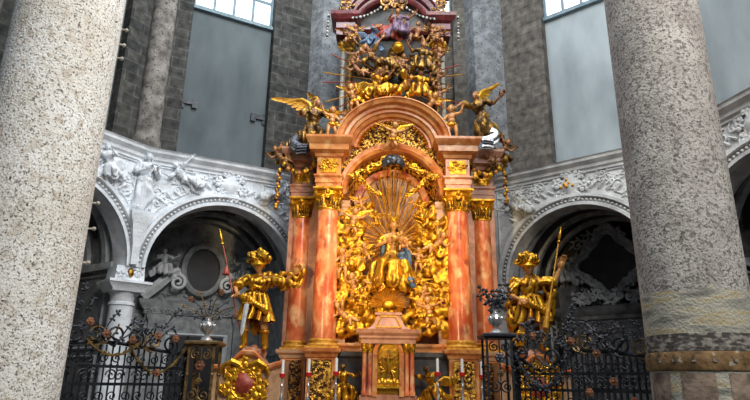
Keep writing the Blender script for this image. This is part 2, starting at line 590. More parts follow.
def hand(m, w, d, sc, side, curl=.5):
    """palm, four unequal bent fingers and a thumb from the side of the palm"""
    d = V(d).normalized()
    x, y, _ = basis(d, (0, 1, 0))
    n = -y if y.y > 0 else y
    x = d.cross(n)
    a = (x, n, d)
    m.ell(w + d * (.042 * sc), (.03 * sc, .014 * sc, .045 * sc), a, 8, 6)
    for i, (o, l) in enumerate(((-.021, .036), (-.007, .042), (.007, .039), (.021, .029))):
        b = w + d * (.075 * sc) + x * (o * sc)
        k = b + (d + n * curl * .5).normalized() * (l * sc)
        t = k + (d * (1 - curl) + n * curl * 1.3).normalized() * (l * .8 * sc)
        m.cap(b, k, .0085 * sc, .0075 * sc, 6)
        m.cap(k, t, .0075 * sc, .006 * sc, 6)
    sx = side
    b = w + d * (.025 * sc) + x * (sx * .024 * sc)
    k = b + (d * .7 + x * sx * .7 + n * .3).normalized() * (.034 * sc)
    m.cap(b, k, .011 * sc, .009 * sc, 6)
    m.cap(k, k + (d + n * .4).normalized() * (.027 * sc), .009 * sc, .007 * sc, 6)


def body_mesh(J, H, vox):
    me = remesh(body_mb(J), vox, 2)
    hb = MB()
    sc = 1.25 if not J['child'] else 1.0
    for k, sg in (('L', 1), ('R', -1)):
        hand(hb, J['wr' + k] + J['hdir' + k] * .008, J['hdir' + k], sc, sg)
    vs = [v.co.copy() for v in me.vertices]
    fs = [tuple(p.vertices) for p in me.polygons]
    bpy.data.meshes.remove(me)
    out = MB()
    out.add(vs, fs)
    out.add(hb.v, hb.f)
    for i, p in enumerate(out.v):
        out.v[i] = p * H
    return out


def hair_mesh(J, H, long=0, seed=0):
    m = MB()
    h = J['D']['head']
    c, f, u, r = J['hd'], J['face'], J['hu'], J['hr']
    rnd = random.Random(seed)
    m.ell(c + u * (.25 * h) - f * (.28 * h), (.9 * h, .88 * h, .92 * h), (r, f, u))
    for i in range(26):
        a = rnd.uniform(-2.5, 2.5)
        e = rnd.uniform(-.1, 1.35)
        if abs(a) < 1 and e < .62:
            e = .8
        d = f * (math.cos(a) * math.cos(e)) + r * (math.sin(a) * math.cos(e)) + u * math.sin(e)
        m.ell(c + u * (.12 * h) - f * (.12 * h) + d * (.92 * h), rnd.uniform(.16, .28) * h)
    for i in range(int(long * 10)):
        a = rnd.uniform(1.5, 4.8)
        d = f * math.cos(a) + r * math.sin(a)
        p = c + d * (.8 * h)
        m.cap(p, p - u * (h * long * rnd.uniform(.9, 1.5)) + d * (.2 * h), .2 * h, .14 * h)
    me = remesh(m, .011, 1)
    for v in me.vertices:
        v.co *= H
    return me


def wing_mb(root, spread, upv, length, nf=9):
    """feathers fanned from the shoulder: spread points to the tip"""
    m = MB()
    root = V(root)
    s = V(spread).normalized()
    u = V(upv)
    u = (u - s * u.dot(s)).normalized()
    n = s.cross(u)
    arm = [root, root + s * (.28 * length) + u * (.25 * length), root + s * (.6 * length) + u * (.3 * length), root + s * length + u * (.1 * length)]
    m.tube(arm, [.05 * length, .07 * length, .055 * length, .02 * length], 8)
    for row, (ln, w, off) in enumerate(((.62, .085, 0), (.4, .08, .02), (.24, .07, .035))):
        for i in range(nf):
            t = i / (nf - 1)
            seg = t * 2.999
            k = int(seg)
            p = arm[k].lerp(arm[k + 1], seg - k)
            d = (-u * (1 - .75 * t) + s * (.15 + .9 * t)).normalized()
            L = length * ln * (.55 + .6 * t if row == 0 else .8)
            x = d.cross(n)

            def fn(a, b, p=p, d=d, x=x, L=L, w=w, off=off):
                kk = b * 2 - 1
                ww = length * w * math.sin(PI * (.15 + .8 * a)) ** .6
                return p + d * (L * a) + x * (kk * ww) + n * (off * length + .025 * length * (1 - kk * kk) - .05 * length * a * a)
            m.grid(fn, 6, 4)
    return m


def scale_mb(m, H):
    m.v = [p * H for p in m.v]
    return m


PROTO = {}


def make_proto(key, H, J, kind='putto', vox=None, seed=0, **o):
    """build the meshes of one figure: list of (part, mesh, material key)"""
    parts = []
    vox = vox or (.014 if J['child'] else .0095)
    body = finish(body_mesh(J, H, vox).mesh('body'), M['flesh'], 60)
    parts.append(('body', body, 'flesh'))
    if o.get('hair', 1):
        parts.append(('hair', finish(hair_mesh(J, H, o.get('long', 0), seed), M['hair'], 60), 'hair'))
    if o.get('wings'):
        wl = o.get('wl', .36)
        for sg, k in ((-1, 'L'), (1, 'R')):
            sp = o['wings'][0 if sg < 0 else 1]
            root = J['nb'].lerp(J['chest'], .5) - J['fw'] * .055 + J['rt'] * (sg * .04)
            parts.append(('wing', finish(scale_mb(wing_mb(root, sp, (0, 0, 1) if abs(V(sp).normalized().z) < .9 else (0, -1, 0), wl), H).mesh('wing'), M['gold'], 40), 'gold'))
    if kind == 'putto':
        m = MB()
        a = J['pel']
        b = o.get('sash', V((.22, .02, .06)))
        b = V(b)
        for i in range(12):
            t = 2 * PI * i / 12
            m.ell(a + J['rt'] * (.1 * math.cos(t)) + J['fw'] * (.095 * math.sin(t)), (.04, .04, .05), None, 8, 5)
        for i in range(9):
            t = i / 8
            p = a + J['rt'] * (.09 if b.x > 0 else -.09) + b * t + V((0, 0, .05 * math.sin(t * 5)))
            m.ell(p, (.045 + .03 * t, .03, .05 + .04 * math.sin(t * 4) ** 2), None, 8, 5)
        me = remesh(m, .014, 2, .012, (14, 14, 7), seed)
        for v in me.vertices:
            v.co *= H
        parts.append(('loincloth', finish(me, M['gold'], 60), 'gold'))
    if kind in ('robe', 'seat'):
        m = MB()
        m.ell(J['chest'], (.118, .088, .115), (J['rt'], J['fw'], J['up']))
        m.ell(J['waist'], (.1, .08, .1), (J['rt'], J['fw'], J['up']))
        m.ell(J['pel'], (.135, .115, .1), (J['rt'], J['fw'], J['up']))
        for k in 'LR':
            m.cap(J['nb'].lerp(J['sh' + k], .3), J['sh' + k], .05, .058)
            m.cap(J['sh' + k], J['sh' + k].lerp(J['el' + k], .75), .056, .062)
            m.cap(J['pel'], J['kn' + k], .1, .072)
            m.cap(J['kn' + k], J['kn' + k].lerp(J['an' + k], .9), .072, .085)
        m.cap(J['pel'], (J['knL'] + J['knR']) / 2, .11, .085)
        m.cap((J['knL'] + J['knR']) / 2, (J['anL'] + J['anR']) / 2 * .9 + (J['knL'] + J['knR']) / 2 * .1, .08, .1)
        for tr in o.get('trail', []):
            p = V(tr[0])
            for i in range(10):
                t = i / 9
                m.ell(p + V(tr[1]) * t + V((0, 0, .03 * math.sin(t * 6))), (.06 + .045 * math.sin(t * 3), .05, .075 + .05 * math.sin(t * 2.4)), None, 8, 6)
        me = remesh(m, .0085, 2, o.get('fold', .016), (9, 9, 4.5), seed)
        for v in me.vertices:
            v.co *= H
        parts.append(('robe', finish(me, M[o.get('robe', 'gold')], 60), o.get('robe', 'gold')))
    PROTO[key] = dict(parts=parts, J=J, H=H, zmin=min(v.co.z for p in parts for v in p[1].vertices))
    return PROTO[key]


def place(key, label, cat, name, loc, sc=1, rz=0, rx=0, ry=0, mirror=False, group=None, mats=None, ground=False, skip=()):
    """one figure: an Empty with its parts; mats remaps the part materials"""
    P = PROTO[key]
    loc = V(loc)
    if ground:
        loc = loc - V((0, 0, P['zmin'] * sc))
    e = thing(name, label, cat, loc, 0, group)
    e.rotation_euler = (rx, ry, rz)
    e.scale = ((-sc if mirror else sc), sc, sc)
    for nm, me, mk in P['parts']:
        if nm in skip:
            continue
        nk = (mats or {}).get(nm, (mats or {}).get('*'))
        if nk and nk != mk:
            ck = (me.name, nk)
            if ck not in PROTO:
                m2 = me.copy()
                m2.materials.clear()
                m2.materials.append(M[nk])
                PROTO[ck] = m2
            me = PROTO[ck]
        obj(nm, me, None, e)
    return e


# putti (height 1 m, scaled when placed); origin at the pelvis
S2 = ((-1, -.1, .5), (1, -.1, .5))
make_proto('putto_fly', 1, fk(True, (.25, -.15, 1), 0, (.2, -1, .1), ((-1, -.2, .35), (-.8, -.5, .5)), ((1, -.2, .1), (.9, -.5, .4)), ((-.5, .3, -.9), (-.6, .6, -.6)), ((.3, -.5, -.8), (-.1, .8, -.6))), wings=S2, seed=1)
make_proto('putto_sit', 1, fk(True, (-.1, -.1, 1), .2, (-.2, -1, -.1), ((-.7, -.5, -.5), (.2, -1, .2)), ((.8, -.2, -.4), (.5, -.7, .5)), ((-.4, -1, -.1), (-.1, -.1, -1)), ((.4, -1, .05), (.3, .1, -1))), wings=((-1, .3, .6), (1, .3, .6)), sash=(-.2, 0, -.1), seed=2)
make_proto('putto_kneel', 1, fk(True, (-.35, -.2, 1), -.3, (-.6, -1, .25), ((-.6, -.7, .1), (-.5, -.7, .7)), ((.2, -.8, -.2), (-.5, -.7, .5)), ((-.2, -.7, -.7), (.1, .7, -.6)), ((.3, -.2, -1), (.2, 1, -.25))), wings=((-.8, .5, .7), (1, .4, .5)), seed=3)
make_proto('putto_stand', 1, fk(True, (.08, -.05, 1), .15, (.3, -1, .2), ((-.9, -.2, .2), (-.4, -.4, 1)), ((.6, -.2, -.8), (.6, -.6, .2)), ((-.15, -.1, -1), (0, .15, -1)), ((.3, -.3, -1), (.05, .4, -1))), wings=((-1, .4, .8), (1, .4, .8)), seed=4)
make_proto('putto_dive', 1, fk(True, (.9, -.3, .35), .3, (.8, -1, -.2), ((.2, -.5, -1), (.7, -.4, -.5)), ((1, -.2, .5), (1, -.3, .1)), ((-1, .1, .1), (-.8, .2, .6)), ((-.8, .1, -.5), (-1, .2, 0))), wings=((-.4, .4, 1), (.4, .5, 1)), sash=(-.1, .02, -.24), seed=5)
make_proto('putto_recline', 1, fk(True, (-.7, -.2, .7), -.2, (-.2, -1, 0), ((-.8, -.3, -.6), (-.6, -.5, .5)), ((.2, -.6, .7), (.2, -.2, 1)), ((.8, -.6, -.1), (.3, -.2, -1)), ((1, -.2, -.3), (.9, .1, -.5))), wings=((-1, .5, .3), (.2, .5, 1)), seed=6)

# adults (height 1, scaled when placed)
make_proto('angel_kneel', 1, fk(False, (.2, -.1, 1), .25, (.75, -.7, .2), ((-.6, -.3, -.7), (.1, -.8, -.3)), ((.9, -.35, -.25), (.9, -.4, -.1)), ((-.2, -.3, -1), (-.5, .7, -.45)), ((.45, -.75, -.45), (-.1, .15, -1))), kind='robe', wings=((-1, .25, .5), (-.35, .7, 1)), wl=.5, long=1, seed=11, trail=[((-.1, .05, -.1), (-.3, .1, -.2))])
make_proto('lean', 1, fk(False, (.5, -.2, .9), .3, (.6, -.9, -.2), ((.1, -.8, -.5), (.8, -.6, .1)), ((.9, -.3, .1), (.7, -.4, .6)), ((-.6, -.3, -.8), (-.7, .5, -.4)), ((.5, -.8, -.3), (-.2, .2, -1))), kind='robe', long=1, seed=12, trail=[((-.1, .05, .05), (-.4, .1, .12)), ((.05, 0, -.1), (.3, -.05, -.25))])
make_proto('sit', 1, fk(False, (-.1, -.15, 1), -.2, (-.4, -1, -.15), ((-.7, -.4, -.5), (.1, -1, .1)), ((.8, -.3, -.3), (.5, -.8, .3)), ((-.35, -1, -.05), (-.05, -.1, -1)), ((.4, -1, -.15), (.25, .15, -1))), kind='robe', long=.8, seed=13, trail=[((-.1, -.05, -.05), (-.28, 0, -.25)), ((.12, 0, -.05), (.25, .05, -.28))])
make_proto('stand', 1, fk(False, (.05, -.03, 1), .1, (-.3, -1, -.1), ((-.4, -.2, -1), (.7, -.8, .3)), ((.5, -.2, -.9), (-.5, -.9, .4)), ((-.08, -.05, -1), (0, .1, -1)), ((.15, -.25, -1), (.02, .25, -1))), kind='robe', long=.8, seed=14)
make_proto('recline', 1, fk(False, (-.75, -.1, .65), -.15, (-.1, -1, .1), ((-.7, -.2, -.7), (-.7, -.5, .2)), ((.4, -.5, .8), (.7, -.2, .8)), ((.8, -.5, .15), (.7, -.1, -.7)), ((1, -.3, -.1), (.8, .1, -.5))), kind='robe', long=.6, seed=15, trail=[((.05, 0, -.05), (.35, .05, -.2))])
make_proto('naked', 1, fk(False, (.25, -.1, 1), .35, (-.5, -.8, -.3), ((-.5, -.6, -.6), (-.6, -.5, .4)), ((.8, -.2, -.3), (.2, -.9, .3)), ((-.3, -1, -.1), (-.1, 0, -1)), ((.5, -.8, -.2), (.3, .2, -1))), kind='putto', long=.6, seed=16, sash=(.25, 0, -.15))

# ------------------------------------------------------------------ the choir walls
CORN = 7.5
K = [(-10.6, -7.6), (-8.5, -3.2), (-6.1, .38), (-1.6, 2.75), (3.45, 2.43), (7.1, -.55), (8.2, -4.9), (8.6, -9.5)]
SIDES = ['far_left', 'left', 'left_of_altar', 'behind_altar', 'right_of_altar', 'right', 'far_right']
XARCH = [2.3, 2.18, 2.3, 2.5, 2.42, 2.75, 2.3]


def facet_frame(i):
    a, b = V((*K[i], 0)), V((*K[i + 1], 0))
    d = b - a
    return a, math.atan2(d.y, d.x), d.length


def relief_scroll(m, c, r, turns=1.6, hand_=1, ph=0, y=0, t=.03):
    pts, rad = [], []
    n = 22
    for i in range(n + 1):
        k = i / n
        a = ph + hand_ * turns * 2 * PI * k
        q = r * (1 - .85 * k)
        pts.append((c[0] + q * math.cos(a), y - .01 - .02 * k, c[1] + q * math.sin(a)))
        rad.append(t * (1 - .5 * k))
    m.tube(pts, rad, 5)
    m.ell((c[0], y - .02, c[1]), (t * 1.6, t * 1.4, t * 1.6), None, 8, 5)
    for i in range(4):
        a = ph + hand_ * (.3 + i * .9)
        p = V((c[0] + r * 1.05 * math.cos(a), y - .01, c[1] + r * 1.05 * math.sin(a)))
        d = V((math.cos(a + .7 * hand_), -.25, math.sin(a + .7 * hand_)))
        m.cap(p, p + d * (r * .55), t * 1.4, t * .5, 6)


def facet_wall(i, st):
    a, rz, Ln = facet_frame(i)
    xc = XARCH[i]
    r, zs = 1.98, 4.36
    c = MB()
    n = 28
    top, th = 7.3, .55
    xs = [xc - r * math.cos(PI * k / n) for k in range(n + 1)]
    zz = [zs + r * math.sin(PI * k / n) * .98 for k in range(n + 1)]
    for y in (0, th):
        for k in range(n):
            c.add([(xs[k], y, zz[k]), (xs[k + 1], y, zz[k + 1]), (xs[k + 1], y, top), (xs[k], y, top)], [(0, 1, 2, 3)])
        for x0, x1 in ((0, xs[0]), (xs[-1], Ln)):
            c.add([(x0, y, zs), (x1, y, zs), (x1, y, top), (x0, y, top)], [(0, 1, 2, 3)])
    for k in range(n):
        c.add([(xs[k], 0, zz[k]), (xs[k + 1], 0, zz[k + 1]), (xs[k + 1], th, zz[k + 1]), (xs[k], th, zz[k])], [(0, 1, 2, 3)])
    for x0, x1 in ((0, xs[0]), (xs[-1], Ln)):
        c.add([(x0, 0, zs), (x1, 0, zs), (x1, th, zs), (x0, th, zs)], [(0, 1, 2, 3)])
    w = struct('wall_' + SIDES[i], c, st)
    w.location = a
    w.rotation_euler = (0, 0, rz)
    # archivolt
    m = MB()
    m.arch((xc, 0, zs), [(1.98, .02), (1.96, -.09), (2.04, -.1), (2.06, -.05), (2.16, -.05), (2.19, -.13), (2.27, -.13), (2.3, .02)], 0, PI, 48, .98)
    obj('archivolt', m, st, w)
    m = MB()
    for k in range(56):
        t = R(3) + R(174) * (k + .5) / 56
        c_ = V((xc + 2.11 * math.cos(t), -.06, zs + 2.11 * .98 * math.sin(t)))
        m.ell(c_, (.035, .045, .035), None, 6, 5)
    obj('bead_moulding', m, st, w)
    # cornice
    m = MB()
    prof = [(.02, 7.14), (-.05, 7.14), (-.05, 7.2), (-.11, 7.24), (-.12, 7.32), (-.24, 7.4), (-.26, 7.47), (-.3, 7.5), (.6, 7.5), (.6, 7.14)]
    m.loft([[(x, y, z) for y, z in prof] for x in (-.05, Ln + .05)])
    obj('cornice', m, st, w)
    # spandrel relief
    rnd = random.Random(i * 5 + 1)
    m = MB()
    for k in range(60):
        x = rnd.uniform(.3, Ln - .3)
        z = rnd.uniform(5.3, 7.05)
        dd = math.hypot(x - xc, z - zs)
        if dd < 2.48 or abs(x - xc) < .5:
            continue
        relief_scroll(m, (x, z), rnd.uniform(.12, .24), 1.4, rnd.choice((-1, 1)), rnd.uniform(0, 6), 0, .026)
    for sg in (-1, 1):
        for k in range(7):
            aa = PI / 2 + sg * (.22 + .09 * k)
            p = V((xc + 2.42 * math.cos(aa), -.02, zs + 2.42 * math.sin(aa)))
            m.cap(p, p + V((-sg * .16, -.04, .1 + .05 * (k % 2))), .045, .02, 6)
    obj('foliage_relief', m, st, w)
    # recessed spandrel border
    m = MB()
    for sg in (-1, 1):
        xa = .22 if sg < 0 else Ln - .22
        pts = [(xa, -.01, 4.9)] + [(xc + sg * 2.42 * math.cos(t), -.01, zs + 2.4 * math.sin(t)) for t in [R(q) for q in range(14, 66, 4)]]
        pts = [p for p in pts if .2 < p[0] < Ln - .2] + [(xc + sg * .95, -.01, 7.08), (xa, -.01, 7.08), (xa, -.01, 5.2)]
        m.tube(pts, .03, 6)
    obj('spandrel_moulding', m, st, w)
    # cartouche over the crown of the arch
    m = MB()

    def shield(u, v):
        t = 2 * PI * v
        rr = (.34 + .04 * math.cos(4 * t)) * u
        return V((xc + rr * .85 * math.cos(t), -.16 + .12 * u * u, 6.87 + rr * math.sin(t)))
    m.grid(shield, 5, 24)
    for k in range(12):
        t = 2 * PI * k / 12
        relief_scroll(m, (xc + .38 * math.cos(t), 6.87 + .36 * math.sin(t)), .1, 1.3, 1 if k % 2 else -1, t, -.06, .03)
    obj('cartouche', m, st, w)
    return w


def corner_pier(i, st, name_label=None):
    """clustered pier and round column under the springing at corner i"""
    x, y = K[i]
    a0 = facet_frame(i - 1)[1]
    a1 = facet_frame(i)[1]
    rz = (a0 + a1) / 2
    e = thing('arcade_column', name_label[0], 'column', (x, y, 0), rz, None)
    m = MB()
    m.stack(0, .25, [(.42, .42, 0), (.42, .42, .5), (.36, .36, .55), (.36, .36, .6)])
    obj('plinth', m, st, e)
    m = MB()
    m.lathe([(.36, .6), (.36, .68), (.31, .75), (.3, 2), (.285, 3.4), (.31, 3.42), (.31, 3.48), (.28, 3.5), (.29, 3.66), (.36, 3.76)], 28, (0, .25, 0))
    obj('shaft', m, st, e)
    m = MB()
    m.stack(0, .25, [(.38, .38, 3.74), (.4, .4, 3.8), (.5, .45, 3.9), (.52, .5, 3.94), (.52, .5, 4.0), (.36, .34, 4.0), (.34, .32, 4.36)])
    obj('capital', m, st, e)
    m = MB()
    for sg in (-1, 1):
        relief_scroll(m, (sg * .19, 4.19), .1, 1.5, sg, 0, -.08, .03)
    obj('volutes', m, st, e)
    m = MB()
    m.ell((0, -.1, 4.2), (.08, .05, .12))
    obj('rosette', m, 'gold_dark', e)
    return e


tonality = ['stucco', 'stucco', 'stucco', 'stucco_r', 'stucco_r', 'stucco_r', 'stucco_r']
for i in range(7):
    facet_wall(i, tonality[i])
corner_pier(2, 'stucco', ['white round column carrying the arcade beside the left stone pillar'])
corner_pier(3, 'stucco', ['white arcade column behind left side of altar'])
corner_pier(4, 'stucco_r', ['grey arcade column behind right side of altar'])
corner_pier(5, 'stucco_r', ['grey arcade column hidden behind the right stone pillar'])

# upper walls with shafts and windows
PANEL = {0: (.8, 3.3), 1: (.8, 3.4), 2: (.77, 3.28), 3: (2.5, 4.1), 4: (1.87, 4.2), 5: (.2, 3.1), 6: (.8, 3.3)}
wn = 0
for i in range(7):
    a, rz, Ln = facet_frame(i)
    x0, x1 = PANEL[i]
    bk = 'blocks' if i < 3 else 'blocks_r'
    zb, zt = 7.5, 19
    y0, y1 = .22, .5
    m = MB()
    m.box(((x0 - .3) / 2, (y0 + .9) / 2, (zb + zt) / 2), ((x0 + .3) / 2, (.9 - y0) / 2, (zt - zb) / 2))
    m.box(((x1 + Ln + .3) / 2, (y0 + .9) / 2, (zb + zt) / 2), ((Ln + .3 - x1) / 2, (.9 - y0) / 2, (zt - zb) / 2))
    zs = 13.55 if i == 3 else 12.55
    if i != 5:
        m.box(((x0 + x1) / 2, (y0 + .9) / 2, 18.7), ((x1 - x0) / 2, (.9 - y0) / 2, .3))
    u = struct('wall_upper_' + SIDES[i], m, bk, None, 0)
    u.location, u.rotation_euler = a, (0, 0, rz)
    m = MB()
    if i == 5:
        m.box((1.65, .45, 13), (1.45, .22, 5.5))
    else:
        m.box(((x0 + x1) / 2, .65, (zb + zs) / 2), ((x1 - x0) / 2, .12, (zs - zb) / 2))
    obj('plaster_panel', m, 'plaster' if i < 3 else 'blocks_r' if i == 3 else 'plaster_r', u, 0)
    wn += 1
    if i == 5:
        x0, x1, zs = 3.12, 4.6, 7.7
    zt2 = 18.4
    m = MB()
    for k in range(5):
        x = x0 + .04 + (x1 - x0 - .08) * k / 4
        m.box((x, .56, (zs + zt2) / 2), (.035, .06, (zt2 - zs) / 2))
    k = zs + .04
    while k < zt2:
        m.box(((x0 + x1) / 2, .56, k), ((x1 - x0) / 2, .045, .03))
        k += .95
    m.box(((x0 + x1) / 2, .5, zs), ((x1 - x0) / 2 + .02, .12, .06))
    wf = struct('window_%d' % wn, m, 'frame', None, 0)
    wf.location, wf.rotation_euler = a, (0, 0, rz)
    m = MB()
    m.box(((x0 + x1) / 2, .62, (zs + zt2) / 2), ((x1 - x0) / 2, .01, (zt2 - zs) / 2))
    obj('pane', m, 'glass' if i > 2 else 'glass_b', wf, 0)
for i in (1, 2, 3, 4, 5, 6):
    x, y = K[i]
    rz = (facet_frame(i - 1)[1] + facet_frame(i)[1]) / 2
    m = MB()
    if i in (3, 4):
        m.lathe([(.72, 7.45), (.72, 7.8), (.66, 7.95), (.66, 19)], 8, (0, .3, 0), PI / 8)
        sm = 20
    else:
        m.lathe([(.38, 7.45), (.38, 7.8), (.33, 7.95), (.33, 19)], 24, (0, .15, 0))
        sm = 40
    o = obj('wall_shaft', m, 'shaft' if i < 3 else 'shaft_lit', None, sm)
    o.location, o.rotation_euler = (x, y, 0), (0, 0, rz)
    o.name = 'trim_%d' % i
    o['kind'] = 'structure'

# two iron brackets on the left plaster panel
a, rz, Ln = facet_frame(2)
for k, (x, z, lb) in enumerate(((.95, 9.35, 'black iron bracket on left edge of the left plaster panel'), (3.1, 9.35, 'black iron bracket on right edge of the left plaster panel'))):
    sg = 1 if k == 0 else -1
    e = thing('iron_bracket', lb, 'bracket', a + Matrix.Rotation(rz, 3, 'Z') @ V((x, .52, z)), rz)
    m = MB()
    m.box((-.16 * sg, 0, 0), (.07, .04, .17))
    m.box((.05 * sg, -.03, .04), (.2, .035, .07))
    obj('plate', m, 'iron', e)
    m = MB()
    m.box((.2 * sg, -.03, .0), (.07, .05, .13))
    obj('hook', m, 'iron', e)

# outer wall behind the chapels
m = MB()
for (xa, ya), (xb, yb) in zip(K, K[1:]):
    q = [V((x_, y_, 0)) - V((.6, -5, 0)) for x_, y_ in ((xa, ya), (xb, yb))]
    oa, ob = [V((.6 + (p_.x - .0) * 1.42, -4 + (p_.y + .6) * 1.42, 0)) for p_ in q]
    m.add([oa, ob, ob + V((0, 0, 7.2)), oa + V((0, 0, 7.2))], [(0, 1, 2, 3)])
struct('wall_outer', m, 'stucco_dark', None, 0)
# floor
m = MB()
m.box((0, -4, -.1), (16, 20, .1))
f = struct('floor', m, 'floor', None, 0)
# chapel interiors
for i in range(1, 6):
    a, rz, Ln = facet_frame(i)
    xc = XARCH[i]
    m = MB()
    n = 20
    dep = 3.0
    prof = [(xc - 2.05, 0), (xc - 2.05, 4.5)] + [(xc - 2.05 * math.cos(PI * k / n), 4.5 + 2.05 * math.sin(PI * k / n)) for k in range(1, n)] + [(xc + 2.05, 4.5), (xc + 2.05, 0)]
    for (xa, za), (xb, zb_) in zip(prof, prof[1:]):
        m.add([(xa, .5, za), (xb, .5, zb_), (xb, dep, zb_), (xa, dep, za)], [(0, 1, 2, 3)])
    m.add([(p[0], dep, p[1]) for p in prof], [tuple(range(len(prof)))])
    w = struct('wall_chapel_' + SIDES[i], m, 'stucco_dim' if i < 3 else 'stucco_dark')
    w.location, w.rotation_euler = a, (0, 0, rz)
    m = MB()
    for y in (.9, 1.75, 2.6):
        m.arch((xc, y, 4.5), [(1.93, -.09), (1.93, .09), (2.06, .09), (2.06, -.09)], 0, PI, 30)
    obj('vault_rib', m, 'stucco_dim', w)
    # dark lunettes sunk in the vault between the ribs
    m = MB()
    for t0, t1 in ((.35, 1.15), (1.3, 1.85), (2.0, 2.8)):
        for y0, y1 in ((1.05, 1.6), (1.9, 2.45)):
            def fn(u_, v_, t0=t0, t1=t1, y0=y0, y1=y1):
                t = t0 + (t1 - t0) * u_
                yy = (y0 + y1) / 2 + (y1 - y0) / 2 * (2 * v_ - 1) * math.sin(PI * (.1 + .8 * u_))
                return V((xc + 2.0 * math.cos(t), yy, 4.5 + 2.0 * math.sin(t)))
            m.grid(fn, 10, 4)
    obj('vault_painting', m, 'black', w)
    rnd = random.Random(40 + i)
    m = MB()
    for k in range(60):
        x, z = rnd.uniform(xc - 1.85, xc + 1.85), rnd.uniform(3.2, 6.2)
        if z > 4.5 and math.hypot(x - xc, z - 4.5) > 1.8:
            continue
        relief_scroll(m, (x, z), rnd.uniform(.12, .22), 1.4, rnd.choice((-1, 1)), rnd.uniform(0, 6), dep - .02, .03)
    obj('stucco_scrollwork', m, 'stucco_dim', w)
    for sx in (-1, 1):
        m = MB()
        for z0, z1 in ((.6, 2.2), (2.4, 4.2)):
            q = [(xc + sx * 2.03, .75, z0), (xc + sx * 2.03, 2.8, z0), (xc + sx * 2.03, 2.8, z1), (xc + sx * 2.03, .75, z1), (xc + sx * 2.03, .75, z0)]
            m.tube(q, .045, 5)
        m.box((xc + sx * 2.0, 1.75, 4.42), (.1, 1.25, .09))
        obj('side_panelling', m, 'stucco_dim', w)



def local(i, x, y, z):
    a, rz, Ln = facet_frame(i)
    return a + Matrix.Rotation(rz, 3, 'Z') @ V((x, y, z)), rz


# left chapel altar: oval opening, scroll pediment, cornice on pilasters
p, rz = local(2, 2.35, 2.75, 0)
e = thing('chapel_altar', 'grey stucco chapel altar with oval opening seen through left arch', 'altar', p, rz)
m = MB()
m.stack(0, .1, [(1.55, .14, 0), (1.55, .14, 3.5), (1.6, .18, 3.52), (1.6, .18, 3.62), (1.75, .3, 3.8), (1.78, .32, 3.92)])
m.stack(-1.25, -.05, [(.2, .12, 0), (.2, .12, 3.3), (.26, .16, 3.4), (.26, .16, 3.5)])
m.stack(1.25, -.05, [(.2, .12, 0), (.2, .12, 3.3), (.26, .16, 3.4), (.26, .16, 3.5)])
obj('entablature', m, 'stucco_dim', e)
for sg in (-1, 1):
    m = MB()
    pts = [(sg * 1.7, -.1, 3.98), (sg * 1.3, -.12, 4.35), (sg * .95, -.12, 4.72), (sg * .72, -.1, 4.85)]
    m.tube(pts, [.16, .15, .14, .11], 4)
    m.tube([(sg * .75 + .24 * (1 - .85 * k / 22) * math.cos(1.5 + sg * 3.2 * PI * k / 22), -.12 - .002 * k, 4.48 + .24 * (1 - .85 * k / 22) * math.sin(1.5 + sg * 3.2 * PI * k / 22)) for k in range(23)], [.06 - .0012 * k for k in range(23)], 7)
    obj('pediment_scroll', m, 'stucco', e)
m = MB()
ring = []
for k in range(32):
    t = 2 * PI * k / 32
    ring.append([V((math.cos(t) * (.54 + q), y, 4.95 + math.sin(t) * (.7 + q))) for q, y in ((-.03, .2), (-.03, .0), (.05, -.06), (.13, -.02), (.17, .2))])
m.loft(ring, False, True)
obj('oval_frame', m, 'stucco_dim', e)
m = MB()
m.add([(.53 * math.cos(2 * PI * k / 32), .12, 4.95 + .69 * math.sin(2 * PI * k / 32)) for k in range(32)], [tuple(range(32))])
obj('oval_opening', m, 'black', e)
m = MB()
m.add([(-.8, -.06, .6), (.8, -.06, .6), (.8, -.06, 2.9), (-.8, -.06, 2.9)], [(0, 1, 2, 3)])
pt_ = obj('altar_painting', m, 'black', e)
m = MB()
m.tube([(-.85, -.07, .6), (-.85, -.07, 2.95), (.85, -.07, 2.95), (.85, -.07, .6)], .08, 4)
obj('painting_frame', m, 'stucco', pt_)
m = MB()
for k in range(16):
    relief_scroll(m, (-1.5 + k * .2, 3.66), .09, 1.3, 1 if k % 2 else -1, k, -.09, .024)
obj('frieze', m, 'stucco_dim', e)
p2, _ = local(2, 1.15, 2.55, 4.28)
place('sit', 'white stucco figure seated on pediment scroll inside left chapel', 'statue', 'stucco_figure', p2 + V((0, 0, .25)), .95, rz, mats={'*': 'stucco'}, ground=True)
p2, _ = local(2, 3.5, 2.55, 4.28)
place('sit', 'stucco figure on the right pediment scroll of left chapel altar', 'statue', 'stucco_figure', p2 + V((0, 0, .25)), .95, rz, mirror=True, mats={'*': 'stucco_dim'}, ground=True)

# right chapel altar: dark picture in a mixtilinear frame
p, rz = local(4, 2.35, 2.75, 0)
e = thing('chapel_altar', 'dark stucco chapel altar with scalloped black picture behind right statue', 'altar', p, rz)


def mixti(t, s):
    q = 1 + .17 * math.cos(4 * t) * 1 + .07 * math.cos(8 * t)
    return .78 * q * s * math.cos(t), .72 * q * s * math.sin(t) * (1.08 if math.sin(t) > 0 else .92)


